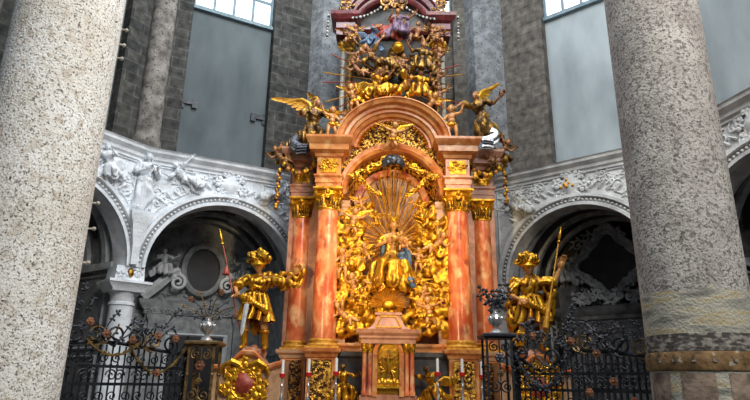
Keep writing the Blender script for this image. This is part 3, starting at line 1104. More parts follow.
m = MB()
N = 64
m.loft([[(mixti(2 * PI * k / N, s)[0], y, 5.15 + mixti(2 * PI * k / N, s)[1]) for s, y in ((.97, .22), (.97, -.02), (1.06, -.08), (1.16, -.02), (1.32, -.06), (1.38, .22))] for k in range(N)], False, True)
obj('picture_frame', m, 'stucco_dim', e)
m = MB()
m.add([(mixti(2 * PI * k / N, .98)[0], .1, 5.15 + mixti(2 * PI * k / N, .98)[1]) for k in range(N)], [tuple(range(N))])
obj('dark_picture', m, 'black', e)
m = MB()
for k in range(20):
    t = 2 * PI * k / 20
    x, z = mixti(t, 1.26)
    relief_scroll(m, (x, 5.15 + z), .13, 1.4, 1 if k % 2 else -1, t, -.04, .035)
for k in range(-4, 5):
    relief_scroll(m, (k * .26, 4.15 + .05 * (k % 2)), .17, 1.5, 1 if k % 2 else -1, k, -.16, .045)
obj('frame_scrollwork', m, 'stucco_dim', e)
m = MB()
m.stack(0, .1, [(1.5, .1, 0), (1.5, .1, 3.5), (1.6, .16, 3.55), (1.6, .16, 3.65), (1.75, .3, 3.8), (1.78, .32, 3.92)])
m.stack(-1.3, -.02, [(.24, .14, 0), (.24, .14, 4.3), (.32, .2, 4.4), (.34, .22, 4.55)])
m.stack(1.3, -.02, [(.24, .14, 0), (.24, .14, 4.3), (.32, .2, 4.4), (.34, .22, 4.55)])
obj('entablature', m, 'stucco_dark', e)
for sg, lb in ((-1, 'dark stucco figure on left shoulder of the right chapel altar'), (1, 'dark stucco figure on right shoulder of the right chapel altar')):
    p2, _ = local(4, 2.35 + sg * 1.3, 2.5, 4.5)
    place('sit', lb, 'statue', 'stucco_figure', p2 + V((0, 0, .05)), 1.0, rz, mirror=sg > 0, mats={'*': 'stucco_dim'}, ground=True)
# iron gate in the right chapel
p, rz = local(4, 4.35, 1.1, 0)
e = thing('iron_gate', 'dark iron gate with arched door inside the right chapel', 'gate', local(4, 3.2, .25, 0)[0], rz)
for k in range(13):
    m = MB()
    m.tube([(-.9 + k * .15, 0, 0), (-.9 + k * .15, 0, 3.0)], .018, 5)
    obj('bar', m, 'iron', e)
for z in (.3, 1.6, 2.2, 2.95):
    m = MB()
    m.box((0, 0, z), (.95, .025, .03))
    obj('rail', m, 'iron', e)
m = MB()
for k in range(12):
    for zz in (1.75, 1.9, 2.05):
        relief_scroll(m, (-.83 + k * .15, zz), .06, 1.2, 1 if k % 2 else -1, k, 0, .014)
obj('scroll_band', m, 'iron', e)
m = MB()
for k in range(8):
    relief_scroll(m, (-.8 + k * .23, 3.12), .11, 1.6, 1 if k % 2 else -1, 0, 0, .016)
obj('scroll_band', m, 'iron', e)

# small warm lamp in the far left chapel
p, rz = local(1, 3.0, 1.4, 4.35)
e = thing('wall_lamp', 'small glowing yellow lamp inside chapel beside left stone pillar', 'lamp', p, rz)
m = MB()
m.lathe([(.015, .5), (.02, .16), (.07, .12), (.09, .1)], 10)
obj('lamp_stem', m, 'iron', e)
m = MB()
m.ell((0, 0, 0), (.07, .07, .1))
obj('bulb', m, 'glow_warm', e)

# stucco figures on the corner: caryatid with pedestal bracket and spandrel angels
x, y = K[2]
rzc = (facet_frame(1)[1] + facet_frame(2)[1]) / 2
dirv = V((math.sin(rzc), -math.cos(rzc), 0))
base = V((x, y, 0)) + dirv * .16
place('stand', 'white stucco robed figure on the wall corner above the white column', 'statue', 'stucco_figure', base + V((0, 0, 5.75)), 1.5, rzc, mats={'*': 'stucco'}, ground=True)
m = MB()
m.loft([[V((sx * w, sy * w * .8, z)) for sx, sy in ((-1, -1), (1, -1), (1, 1), (-1, 1))] for w, z in ((.08, 4.4), (.1, 4.9), (.2, 5.45), (.26, 5.55), (.28, 5.75))])
o = obj('wall_bracket', m, 'stucco')
o.location, o.rotation_euler = base, (0, 0, rzc)
tag(o, 'tapering white stucco bracket under the robed corner figure', 'bracket')
q, rz2 = local(2, 1.05, -.12, 6.85)
place('recline', 'white stucco angel reclining on left shoulder of the left arch', 'statue', 'stucco_figure', q, 1.0, rz2, mats={'*': 'stucco'})
q, rz2 = local(2, 3.6, -.12, 6.8)
place('recline', 'white stucco angel reclining on right shoulder of the left arch', 'statue', 'stucco_figure', q, 1.0, rz2, mirror=True, mats={'*': 'stucco'})
q, rz2 = local(1, 3.3, -.12, 6.75)
place('lean', 'white stucco figure on the arch spandrel touching the left stone pillar', 'statue', 'stucco_figure', q, 1.0, rz2, mirror=True, mats={'*': 'stucco'})
q, rz2 = local(4, .9, -.12, 6.45)
place('recline', 'grey stucco figure reclining left of the right arch beside altar', 'statue', 'stucco_figure', q, .95, rz2, mats={'*': 'stucco_r'})
q, rz2 = local(4, 2.35, -.14, 6.9)
m = MB()
for k, (dx, dz, r_) in enumerate(((0, .1, .045), (-.07, 0, .05), (.07, 0, .05), (-.16, -.08, .045), (0, -.08, .06), (.16, -.08, .045))):
    m.ell((dx, 0, dz), (r_, .05, r_))
o = obj('gilt_emblem', remesh(m, .02, 2), None)
finish(o.data, M['gold_mat'])
o.location, o.rotation_euler = q + V((0, 0, 0)), (0, 0, rz2)
tag(o, 'small gilt emblem on the cartouche over the right arch', 'emblem')


# ------------------------------------------------------------------ the two stone pillars
def pillar(label, loc, r, mk):
    e = thing('stone_pillar', label, 'pillar', loc)
    m = MB()
    m.lathe([(r * 1.25, 0), (r * 1.25, .35), (r * 1.1, .45), (r * 1.15, .55), (r, .7)] + [(r, .7 + k * .5) for k in range(1, 36)], 72)
    obj('shaft', m, mk, e)
    return e


pl = pillar('pale cream speckled stone pillar at the left edge', (-4.30, -7.0, 0), .66, 'pillar')
for k, (z, sx) in enumerate(((6.55, .72), (6.3, .72), (6.08, .72), (3.9, .72), (3.55, .72), (3.1, .72))):
    m = MB()
    m.cap((.54, .33, z), (.615, .375, z + .01), .014, .014, 8)
    m.ell((.625, .38, z + .01), .028)
    tag(obj('bolt', m, 'bead', pl), 'pale knob-headed bolt')
pr = pillar('grey-brown speckled stone pillar with worn painted band at right', (4.13, -6.5, 0), .63, 'pillar_r')
m = MB()
m.lathe([(.625, 2.09), (.64, 2.1), (.64, 2.3), (.625, 2.31)], 72)
tag(obj('painted_band', m, 'scale_paint', pr), 'dark band painted with pale scales')
m = MB()
m.lathe([(.625, 1.87), (.645, 1.88), (.655, 1.9), (.655, 2.06), (.645, 2.09), (.625, 2.1)], 72)
tag(obj('painted_band', m, 'ochre', pr), 'ochre moulded band')
for k in range(5):
    t = R(-172 + k * 46)
    m = MB()

    def fn(u, v, t=t):
        tt = t + (u - .5) * .58 * (1 if v > .35 else (.35 + .65 * math.sqrt(max(0, v / .35))))
        return V((.636 * math.cos(tt), .636 * math.sin(tt), 1.45 + .4 * v))
    m.grid(fn, 10, 12)
    tag(obj('painted_shield', m, 'niche_paint', pr), 'dark worn shield painting')
for k in range(9):
    t = R(-165 + k * 19)
    m = MB()
    m.box((0, 0, 0), (.022, .012, .018), Matrix.Translation((.656 * math.cos(t), .656 * math.sin(t), 1.99)) @ Matrix.Rotation(t + PI / 2, 4, 'Z'))
    obj('painted_boss', m, 'scale_paint', pr)

# ------------------------------------------------------------------ the high altar
AX = .45
ALT = thing('high_altar', 'tall baroque altar of red and orange marble with gilded columns and arch', 'altar', (AX, 0, 0))
IX, OX, OY = 1.62, 2.37, .8          # inner / outer column axes


def ped_prof(w, d, z0, z1):
    return [(w + .12, d + .12, z0), (w + .12, d + .12, z0 + .22), (w, d, z0 + .3), (w, d, z1 - .22), (w + .03, d + .03, z1 - .2), (w + .05, d + .05, z1 - .13), (w + .11, d + .11, z1 - .08), (w + .12, d + .12, z1)]


def pedestal(cx, cy, w, z1, om, mk):
    m = MB()
    m.stack(cx, cy, ped_prof(w, w, .4, z1))
    p = obj('pedestal', m, mk, ALT, 20)
    m = MB()
    m.box((cx, cy - w - .005, (1.0 + z1) / 2 - .02), (w * .7, .012, (z1 - 1.0) / 2 - .22))
    for k in range(8):
        z = .98 + k * (z1 - 1.45) / 7 + .1
        for sg in (-1, 1):
            relief_scroll(m, (cx + sg * w * .34, z), .085, 1.4, sg * (1 if k % 2 else -1), k, cy - w - .015, .02)
    obj('foliage_panel', m, om, p)
    m = MB()
    zt, zb2 = z1 - .22, .9
    fr = [(cx - w * .78, zb2), (cx + w * .78, zb2), (cx + w * .78, zt - .03), (cx - w * .78, zt - .03)]
    for (x0, q0), (x1, q1) in zip(fr, fr[1:] + fr[:1]):
        m.tube([(x0, cy - w - .008, q0), (x1, cy - w - .008, q1)], .022, 4)
    obj('panel_frame', m, 'marble_orange', p)
    return p


for sg in (-1, 1):
    pedestal(sg * IX, 0, .33, 2.42, 'ornament', 'marble_orange')
    pedestal(sg * OX, OY, .3, 2.42, 'ornament_dark', 'marble_pale')


def capital(parent, cx, cy, z, r, h):
    m = MB()
    m.lathe([(r * .98, z), (r * 1.08, z + .02), (r * 1.08, z + .05), (r * .98, z + .06), (r * 1.0, z + h * .5), (r * 1.3, z + h * .86)], 20, (cx, cy, 0))
    for row, (n, hh, ww, cu) in enumerate(((8, .5, .85, .5), (8, .74, .85, .6))):
        for k in range(n):
            t = 2 * PI * (k + .5 * row) / n
            d = V((math.cos(t), math.sin(t), 0))
            m.leaf(V((cx, cy, z + .05)) + d * (r * 1.0), d, h * hh, r * ww, cu, .1)
    for k in range(4):
        t = PI / 4 + k * PI / 2
        d = V((math.cos(t), math.sin(t), 0))
        q = V((cx, cy, 0)) + d * (r * 1.45)
        pts = []
        for j in range(14):
            a = j / 13 * 3.6 * PI / 2 + PI
            rr = r * .34 * (1 - j / 16)
            pts.append(q + d * (rr * math.cos(a)) + V((0, 0, z + h * .8 + rr * math.sin(a))))
        m.tube([V((cx, cy, z + h * .45)) + d * r] + pts, [.05] + [.055 * (1 - j / 20) for j in range(14)], 6)
        m.ell(V((cx, cy, z + h * .8)) + V((math.cos(t + PI / 4), math.sin(t + PI / 4), 0)) * (r * 1.3), (.06, .06, .07))
    m.stack(cx, cy, [(r * 1.32, r * 1.32, z + h * .88), (r * 1.42, r * 1.42, z + h * .93), (r * 1.42, r * 1.42, z + h)])
    return obj('capital', m, 'gold', parent)


def column(cx, cy, r, z0, z1, mk):
    m = MB()
    prof = []
    for k in range(13):
        t = k / 12
        prof.append((r * (1 - .13 * t ** 1.6), z0 + .2 + (z1 - z0 - .2) * t))
    m.lathe(prof, 32, (cx, cy, 0))
    c = obj('column', m, mk, ALT)
    m = MB()
    m.stack(cx, cy, [(r * 1.32, r * 1.32, z0), (r * 1.32, r * 1.32, z0 + .05)])
    m.lathe([(r * 1.28, z0 + .05), (r * 1.34, z0 + .075), (r * 1.28, z0 + .11), (r * 1.12, z0 + .12), (r * 1.1, z0 + .15), (r * 1.18, z0 + .17), (r * 1.16, z0 + .2), (r * 1.03, z0 + .22)], 28, (cx, cy, 0))
    obj('base', m, 'gold_mat', c)
    capital(c, cx, cy, z1 - .02, r * .88, .56)
    return c


for sg in (-1, 1):
    column(sg * IX, 0, .295, 2.42, 5.77, 'marble_red')
    column(sg * OX, OY, .26, 2.42, 5.77, 'marble_red')


def entablature(cx, cy, w, mk, name, dark=None):
    m = MB()
    m.stack(cx, cy, [(w, w, 6.31), (w, w, 6.42), (w + .025, w + .025, 6.43), (w + .025, w + .025, 6.56), (w + .06, w + .06, 6.6), (w + .06, w + .06, 6.64), (w - .01, w - .01, 6.66), (w - .01, w - .01, 7.1),
                     (w + .04, w + .04, 7.12), (w + .06, w + .06, 7.2), (w + .18, w + .18, 7.26), (w + .19, w + .19, 7.4), (w + .24, w + .24, 7.46), (w + .28, w + .28, 7.56), (w + .28, w + .28, 7.62)])
    p = obj('entablature', m, mk, ALT, 20)
    m = MB()
    m.box((cx, cy - w + .005, 6.88), (w * .66, .012, .18))
    for k in range(4):
        relief_scroll(m, (cx + (-.45 + .3 * k) * w, 6.88 + .06 * (k % 2)), .075, 1.4, 1 if k % 2 else -1, k, cy - w - .008, .022)
    obj('frieze_ornament', m, 'gold', p)
    return p


for sg in (-1, 1):
    entablature(sg * IX, 0, .31, 'marble_orange', 'inner')
    entablature(sg * OX, OY, .29, 'marble_pink', 'outer')
    # linking wall between the columns and behind the outer ones
    m = MB()
    m.stack(sg * 1.95, .95, [(.75, .25, 0.4), (.75, .25, 6.3), (.78, .28, 6.32), (.78, .28, 7.1), (.95, .4, 7.3), (1.0, .45, 7.6)])
    obj('back_wall', m, 'marble_pink', ALT, 20)
    m = MB()
    m.stack(sg * 1.24, .55, [(.12, .4, 2.3), (.12, .4, 5.9), (.16, .44, 5.95), (.16, .44, 6.1)])
    obj('niche_pilaster', m, 'marble_pale', ALT, 20)

# niche: back wall, half dome in gold coffers, red band, archivolt
m = MB()
n = 36
prof = [(-1.3, 2.3), (-1.3, 6.1)] + [(-1.3 * math.cos(PI * k / n), 6.1 + 1.3 * math.sin(PI * k / n)) for k in range(1, n)] + [(1.3, 6.1), (1.3, 2.3)]
m.add([(x, .98, z) for x, z in prof], [tuple(range(len(prof)))])
obj('niche_back', m, 'marble_pale', ALT)
m = MB()
m.arch((0, 0, 6.22), [(1.05, .9), (.98, .97), (1.32, .97), (1.32, .35), (1.25, .35), (1.2, .5)], 0, PI, 40)
obj('niche_vault', m, 'ornament', ALT)
m = MB()
m.arch((0, 0, 6.22), [(.82, .97), (.84, .86), (1.0, .83), (1.03, .97)], 0, PI, 40)
obj('niche_band', m, 'marble_red', ALT)
m = MB()
m.arch((0, 0, 6.22), [(1.2, .1), (1.2, -.04), (1.27, -.1), (1.3, -.06), (1.4, -.08), (1.43, .0), (1.43, .35), (1.22, .35)], 0, PI, 48)
obj('niche_archivolt', m, 'marble_orange', ALT)
# spandrel wall with gilt foliage between niche arch and gable arch
m = MB()
k0 = 40
pts0 = [(1.42 * math.cos(PI * k / k0), 6.22 + 1.42 * math.sin(PI * k / k0)) for k in range(k0 + 1)]
pts1 = [(1.42 * math.cos(PI * k / k0), max(6.2, 7.5 + 1.22 * math.sin(PI * k / k0))) for k in range(k0 + 1)]
for k in range(k0):
    m.add([(pts0[k][0], .08, pts0[k][1]), (pts0[k + 1][0], .08, pts0[k + 1][1]), (pts1[k + 1][0], .08, pts1[k + 1][1]), (pts1[k][0], .08, pts1[k][1])], [(0, 1, 2, 3)])
for k in range(34):
    t = .25 + 2.64 * k / 33
    rr = 1.72 + .13 * (k % 3)
    x, z = rr * math.cos(t) * .8, 6.22 + rr * math.sin(t)
    relief_scroll(m, (x, z), .1, 1.4, 1 if k % 2 else -1, k * 1.3, .05, .028)
obj('gable_panel', m, 'ornament', ALT)
# great gable arch
m = MB()
m.arch((0, 0, 7.46), [(.88, .3), (.88, .02), (.93, -.04), (.95, .0), (1.0, .0), (1.02, -.1), (1.1, -.14), (1.12, -.2), (1.2, -.2), (1.22, -.28), (1.3, -.3), (1.33, -.42), (1.42, -.46), (1.44, -.5), (1.47, -.5), (1.47, .4)], R(4), PI - R(4), 56, .88)
obj('gable_arch', m, 'marble_orange', ALT)
for sg in (-1, 1):
    m = MB()
    m.stack(sg * 1.27, .42, [(.1, .3, 6.3), (.1, .3, 7.1), (.16, .45, 7.3), (.2, .5, 7.56)])
    obj('arch_impost', m, 'marble_pink', ALT, 20)  # duller marble carries the shadow between entablature and arch in its colour
# soffit band of gilt leaf under the gable arch
m = MB()
for k in range(22):
    t = R(14) + R(152) * k / 21
    p = V((.9 * math.cos(t), -.02, 7.46 + .79 * math.sin(t)))
    m.cap(p, p + V((-.07 * math.cos(t), -.08, -.07 * math.sin(t))), .05, .02, 6)
obj('leaf_soffit', m, 'gold', ALT)
# mensa, predella and low walls
m = MB()
m.stack(0, .35, [(1.3, .5, .4), (1.3, .5, 2.2), (1.36, .55, 2.26), (1.36, .55, 2.36)])
obj('predella_back', m, 'dark_panel', ALT, 20)
m = MB()
m.stack(0, -.75, [(2.1, .5, 0), (2.1, .5, 1.0), (2.2, .55, 1.05), (2.2, .55, 1.14)])
obj('mensa', m, 'marble_pale', ALT, 20)
m = MB()
m.stack(0, .3, [(3.2, 1.0, 0), (3.2, 1.0, .4)])
obj('plinth', m, 'marble_pink', ALT, 20)
m = MB()
m.stack(0, .42, [(1.33, .42, 2.36), (1.33, .42, 2.44), (1.38, .46, 2.5), (1.38, .46, 2.56)])
obj('ledge', m, 'marble_orange', ALT, 20)

# low side walls carrying the two big statues
SX = {-1: -3.32, 1: 3.3}
for sg in (-1, 1):
    x = SX[sg]
    m = MB()
    zt = lambda q: 2.0 + .32 * math.exp(-((q - .03) * 3.0) ** 4) + .3 * max(0, -sg * q - .45)
    fr, bk = [], []
    N = 24
    rings = []
    for k in range(N + 1):
        q = -.72 + 1.6 * k / N if sg < 0 else -.88 + 1.6 * k / N
        z = zt(q)
        rings.append([(x + q, -.32, .3), (x + q, -.32, z - .12), (x + q, -.4, z - .06), (x + q, -.42, z), (x + q, .42, z), (x + q, .35, z - .12), (x + q, .35, .3)])
    m.loft(rings)
    w_ = obj('statue_wall', m, 'marble_pale', ALT, 25)
    m = MB()
    rr = []
    for k in range(N + 1):
        q = -.74 + 1.64 * k / N if sg < 0 else -.9 + 1.64 * k / N
        z = zt(q)
        rr.append([(x + q, -.38, z - .1), (x + q, -.45, z - .06), (x + q, -.47, z), (x + q, -.38, z + .03)])
    m.loft(rr)
    obj('coping', m, 'marble_red', w_)
    m = MB()

    def cart(u, v):
        t = 2 * PI * v
        r_ = u * (1 + .1 * math.cos(3 * t + .5))
        return V((x + .27 * r_ * math.cos(t), -.5 + .14 * u * u, 1.62 + .3 * r_ * math.sin(t)))
    m.grid(cart, 6, 28)
    ct = obj('cartouche', m, 'redwood', w_)
    m = MB()
    for k in range(15):
        t = 2 * PI * k / 15 + .2
        relief_scroll(m, (x + .36 * math.cos(t), 1.6 + .39 * math.sin(t)), .13 + .03 * (k % 2), 1.3, 1 if k % 2 else -1, t, -.37, .045)
    ring = [(x + .29 * math.cos(2 * PI * k / 30), -.4, 1.62 + .32 * math.sin(2 * PI * k / 30)) for k in range(31)]
    m.tube(ring, .035, 6)
    for q in (-1, 1):
        m.tube([(x + q * .1, -.42, 2.02), (x + q * .3, -.44, 2.1), (x + q * .5, -.42, 1.98), (x + q * .55, -.4, 1.8)], [.07, .07, .06, .03], 6)
    obj('scroll_frame', m, 'gold', w_)
    m = MB()
    for k in range(9):
        rq = random.Random(k)
        m.ell((x + rq.uniform(-.22, .26), rq.uniform(-.15, .15), 2.32 + rq.uniform(-.03, .05)), (.14, .14, .1 + .02 * (k % 3)))
    obj('rocky_base', finish(remesh(m, .025, 1, .02, (9, 9, 9), 2), M['marble_pink'], 40), None, w_)

# ------------------------------------------------------------------ attic
AT = 8.2
ay = .62
for sg in (-1, 1):
    for k, (xx, rr, mk) in enumerate(((1.42, .07, 'bead'), (1.22, .1, 'gold_dark'))):
        m = MB()
        m.lathe([(rr * 1.5, AT), (rr * 1.5, AT + .1), (rr, AT + .2), (rr * .92, 10.9), (rr * 1.3, 10.95), (rr * 1.2, 11.0)], 14, (sg * xx, ay - .05 * k, 0))
        c = obj('attic_column', m, mk, ALT)
        capital(c, sg * xx, ay - .05 * k, 10.72, rr * 1.05, .34)
    m = MB()
    m.stack(sg * 1.36, ay, [(.26, .3, 11.1), (.26, .3, 11.25), (.3, .34, 11.3), (.27, .31, 11.33), (.27, .31, 11.5), (.34, .4, 11.56), (.42, .48, 11.68), (.44, .5, 11.78)])
    obj('attic_entablature', m, 'wine', ALT, 20)
m = MB()
m.box((0, ay + .28, 10.2), (1.3, .08, 2.1))
obj('attic_panel', m, 'dark_panel', ALT, 0)
m = MB()
m.arch((0, ay, 11.35), [(1.06, .3), (1.06, -.1), (1.12, -.16), (1.2, -.18), (1.24, -.3), (1.36, -.34), (1.4, -.4), (1.44, -.4), (1.44, .3)], R(20), PI - R(20), 44, 1.0)
obj('attic_arch', m, 'wine', ALT)
m = MB()
m.stack(0, ay + .1, [(1.15, .12, 11.32), (1.2, .2, 11.42), (1.2, .2, 11.5)])
obj('attic_frieze', m, 'wine', ALT, 20)
m = MB()
for sg in (-1, 1):
    relief_scroll(m, (sg * .24, 11.98), .2, 1.6, sg, PI / 2, ay - .62, .05)
    relief_scroll(m, (sg * .12, 12.35), .16, 1.6, sg, PI / 2, ay - .62, .04)
m.ell((0, ay - .6, 12.05), (.16, .1, .22))
obj('arch_cartouche', m, 'ornament_dark', ALT)
for sg in (-1, 1):
    m = MB()
    for k in range(4):
        relief_scroll(m, (sg * (1.3 + .12 * (k % 2)), 11.95 + k * .12), .14, 1.4, sg * (1 if k % 2 else -1), k, ay - .35, .04)
    obj('corner_ornament', m, 'ornament_dark', ALT)


def beads(label, pts, name, mats, r, group=None, wob=0, parent=None):
    """strung garland: alternating bead and boss colours are parts"""
    e = thing(name, label, 'garland', pts[0], 0, group)
    b0 = V(pts[0])
    segs = []
    for p, q in zip(pts, pts[1:]):
        segs.append((V(p), V(q)))
    tot = sum((q - p).length for p, q in segs)
    n = max(4, int(tot / (r * 1.55)))
    for k in range(n + 1):
        d = tot * k / n
        for p, q in segs:
            L = (q - p).length
            if d <= L + 1e-6:
                c = p.lerp(q, d / L)
                break
            d -= L
        rr = r * (1 + .25 * math.sin(k * 2.1))
        c = c - b0 + V((wob * math.sin(k * 2.4), wob * math.cos(k * 1.7), 0))
        nm, mk = mats[k % len(mats)]
        m = MB()
        m.ell(c, (rr, rr, rr * 1.15), None, 8, 6)
        obj(nm, m, mk, e)
    return e


def swag(p, q, sag, n=10):
    p, q = V(p), V(q)
    return [p.lerp(q, k / n) - V((0, 0, sag * 4 * (k / n) * (1 - k / n))) for k in range(n + 1)]


bm_ = [('ivory_bead', 'bead'), ('black_bead', 'black')]
beads('black and ivory beaded cord hanging left of the wine-red attic', [(AX - 1.86, .35, 11.75), (AX - 1.88, .35, 11.0)], 'bead_garland', bm_, .034)
beads('black and ivory beaded cord hanging right of the wine-red attic', [(AX + 1.86, .35, 11.75), (AX + 1.86, .35, 11.0)], 'bead_garland', bm_, .034)
beads('beaded swag from left attic corner to central gilt cartouche', swag((AX - 1.15, .1, 11.5), (AX - .2, .02, 11.95), .12), 'bead_garland', bm_, .034)
beads('beaded swag from right attic corner to central gilt cartouche', swag((AX + 1.15, .1, 11.5), (AX + .2, .02, 11.95), .12), 'bead_garland', bm_, .034)
fr_ = [('gilt_fruit', 'gold'), ('dark_fruit', 'gold_dark'), ('orange_fruit', 'marble_orange')]
beads('gilt fruit festoon hanging from the outer left corner of altar', [(AX - 2.98, .35, 7.0), (AX - 3.0, .35, 5.95)], 'fruit_festoon', fr_, .05, None, .025)
beads('gilt fruit festoon hanging from the outer right corner of altar', [(AX + 2.95, .35, 7.0), (AX + 2.97, .35, 6.15)], 'fruit_festoon', fr_, .05, None, .025)
beads('gilt garland slung across the outer left entablature', swag((AX - 2.85, .3, 7.15), (AX - 1.98, .1, 7.15), .3), 'fruit_festoon', fr_, .07, None, .03)
beads('gilt garland slung across the outer right entablature', swag((AX + 1.98, .1, 7.15), (AX + 2.85, .3, 7.15), .3), 'fruit_festoon', fr_, .07, None, .03)

# ------------------------------------------------------------------ glory of clouds and rays
GL = thing('gilded_glory', 'gilded glory of swirling clouds and rays filling the altar niche', 'glory', (AX, .5, 4.5))


def cloud_mb(c, s, rnd, n=11):
    m = MB()
    for k in range(n):
        m.ell(V(c) + V((rnd.uniform(-1, 1) * s[0], rnd.uniform(-.6, .6) * s[1], rnd.uniform(-1, 1) * s[2])), rnd.uniform(.4, .62) * min(s[0], s[2]), None, 10, 8)
    return m


def swirl(m, c, r, y):
    pts = []
    for i in range(16):
        k = i / 15
        a = k * 3.2 * PI + c[0] * 7
        q = r * (1 - .8 * k)
        pts.append((c[0] + q * math.cos(a), y - .03 * k, c[1] + q * math.sin(a)))
    m.tube(pts, [.045 * (1 - .4 * i / 15) for i in range(16)], 6)


def cloud(parent, c, s, seed, mk='gold', vox=.03):
    rnd = random.Random(seed)
    m = cloud_mb(c, s, rnd)
    for k in range(3):
        swirl(m, (c[0] + rnd.uniform(-.6, .6) * s[0], c[2] + rnd.uniform(-.6, .6) * s[2]), min(s[0], s[2]) * .5, c[1] - s[1] * .75)
    me = remesh(m, vox, 2, .013, (6, 5, 6), seed)
    return obj('cloud', finish(me, M[mk], 60), None, parent)


rnd = random.Random(3)
csp = []
for k in range(13):
    t = R(-75 + 0) + 2 * PI * k / 13
    csp.append((1.22 * math.cos(t), -.25, -.05 + 1.35 * math.sin(t)))
csp += [(-1.25, -.4, .85), (1.25, -.4, .8), (-1.3, -.4, .3), (1.32, -.4, .25), (-1.28, -.4, -.3), (1.3, -.4, -.3), (-1.2, -.4, -.85), (1.22, -.4, -.9), (-1.12, -.35, -1.4), (1.15, -.35, -1.45), (-.8, -.3, -1.1), (.82, -.3, -1.15),
        (-.95, -.2, 1.25), (1.0, -.2, 1.3), (-.75, -.2, -.7), (.78, -.2, -.75), (-.9, -.3, .05), (1.0, -.3, -.0), (-.85, -.3, -1.55), (.85, -.3, -1.6), (0, -.2, -1.05), (-1.0, -.3, .6), (1.0, -.3, .55)]
for k, c in enumerate(csp):
    if (c[2] > .9 and abs(c[0]) < .6) or (abs(c[0]) < .75 and -.9 < c[2]):
        continue
    cloud(GL, c, (rnd.uniform(.28, .36), rnd.uniform(.12, .18), rnd.uniform(.24, .32)), k + 5)
# rays
RC = V((-.0, -.3, .5))


def ray_bar(parent, c, a, r0, r1, w, y, mk='gold', th=.02):
    d = V((math.cos(a), 0, math.sin(a)))
    x = V((-d.z, 0, d.x))
    c = V(c)
    m = MB()
    a0, a1 = c + d * r0 + V((0, y, 0)), c + d * r1 + V((0, y + .04, 0))
    m.loft([[a0 - x * w * .5, a0 + V((0, -th, 0)), a0 + x * w * .5, a0 + V((0, th, 0))], [a1 - x * w, a1 + V((0, -th * 1.6, 0)), a1 + x * w, a1 + V((0, th, 0))]])
    return obj('ray', m, mk, parent, 0)


nr = 54
for k in range(nr):
    a = 2 * PI * k / nr + .02
    upw = max(0, math.sin(a)) ** 6
    L = (1.05 if k % 2 else .85) + upw * (.9 if k % 2 else .75)
    ray_bar(GL, RC, a, .2, L, 0.026 + .008 * (k % 3 == 0), 0 if k % 2 else -.03, 'gold' if k % 2 else 'gold_mat')
# bundle of gilt rods above the Madonna
RODS = thing('ray_bundle', 'bundle of long gilt rods rising from the crowned woman to the dark star', 'rays', (AX, .3, 5.6))
for k in range(13):
    q = (k - 6) / 6
    m = MB()
    x0, x1 = q * .12, q * .42
    m.tube([(x0, .1 * q * q, .3), (x1 * .8, .1 * q * q, .8 + .1 * (k % 3)), (x1, .1 * q * q - .05, 1.35 - .3 * q * q + .12 * (k % 2))], [.008, .014, .02], 6)
    obj('rod', m, 'gold' if k % 2 else 'gold_dark', RODS)
# curtain-like gilt garland under the gable
m = MB()
for sg in (-1, 1):
    pts = swag((sg * .15, -.2, 7.15), (sg * 1.1, -.2, 6.65), .05)
    for k, p in enumerate(pts):
        m.ell(p + V((0, 0, .03 * math.sin(k * 2))), (.09, .06, .08 + .03 * math.sin(k * 1.7)), None, 8, 6)
    for k, p in enumerate(swag((sg * .9, -.15, 6.75), (sg * .35, -.15, 6.2), .1)):
        m.ell(p, (.07, .05, .07 + .02 * (k % 2)), None, 8, 6)
me = remesh(m, .02, 1, .02, (14, 14, 14), 4)
o = obj('gilt_drapery', finish(me, M['gold'], 60), None)
o.location = (AX, 0, 0)
tag(o, 'gilt leafy drapery slung under the great orange arch', 'drapery')
# dark star with plumes
ST = thing('dark_star', 'dark silvery plumed star hanging under the orange arch', 'star', (AX, -.25, 7.05))
for k in range(13):
    t = PI * (-.15 + 1.3 * k / 12)
    m = MB()
    d = V((math.cos(t), -.1, math.sin(t) * .8))
    pts = [d * (.05 + .26 * j / 5) + V((0, -.04 * math.sin(j), -.06 * (j / 5) ** 2)) for j in range(6)]
    m.tube(pts, [.02, .045, .055, .05, .035, .012], 6)
    obj('plume', m, 'lead', ST)
m = MB()
m.ell((0, -.03, 0), (.13, .1, .12))
obj('core', m, 'lead', ST)

# lower ray burst over the tabernacle
SB = thing('ray_burst', 'small gilt half sunburst above the tabernacle roof', 'rays', (AX - .1, -.25, 3.42))
for k in range(31):
    a = R(-6) + R(192) * k / 30
    ray_bar(SB, (0, 0, 0), a, .12, .52 if k % 2 else .42, .014, 0, 'gold' if k % 2 else 'gold_mat', .012)
m = MB()
m.ell((0, -.03, .02), (.15, .06, .1))
obj('core', m, 'gold', SB)

# ------------------------------------------------------------------ Madonna and child
mj = fk(False, (0, .04, 1), 0, (.1, -1, -.15), ((-.5, -.5, -.75), (.75, -.75, .15)), ((.55, -.45, -.75), (-.6, -.85, .25)), ((-.36, -.9, -.45), (-.28, .0, -1)), ((.3, -.9, -.5), (.34, .1, -1)))
make_proto('madonna', 1.85, mj, kind='seat', long=1.3, seed=21, fold=.017, trail=[((-.18, -.12, -.12), (-.1, .02, -.22)), ((.1, -.15, -.18), (.02, -.05, -.2))])
mp = at(393, 262, .15)
MAD = place('madonna', 'gilded crowned woman seated with blue mantle at centre of the glory', 'statue', 'enthroned_statue', (mp.x, .0, 4.62), 1, 0, mats={'hair': 'gold_dark', 'robe': 'gold', 'body': 'flesh'})
m = MB()
H = 1.85
for k in range(14):
    t = k / 13
    m.ell((H * (.13 + .06 * math.sin(t * 3)), H * (-.02 - .1 * t), H * (.2 - .5 * t)), (H * .05, H * .055, H * .06), None, 8, 6)
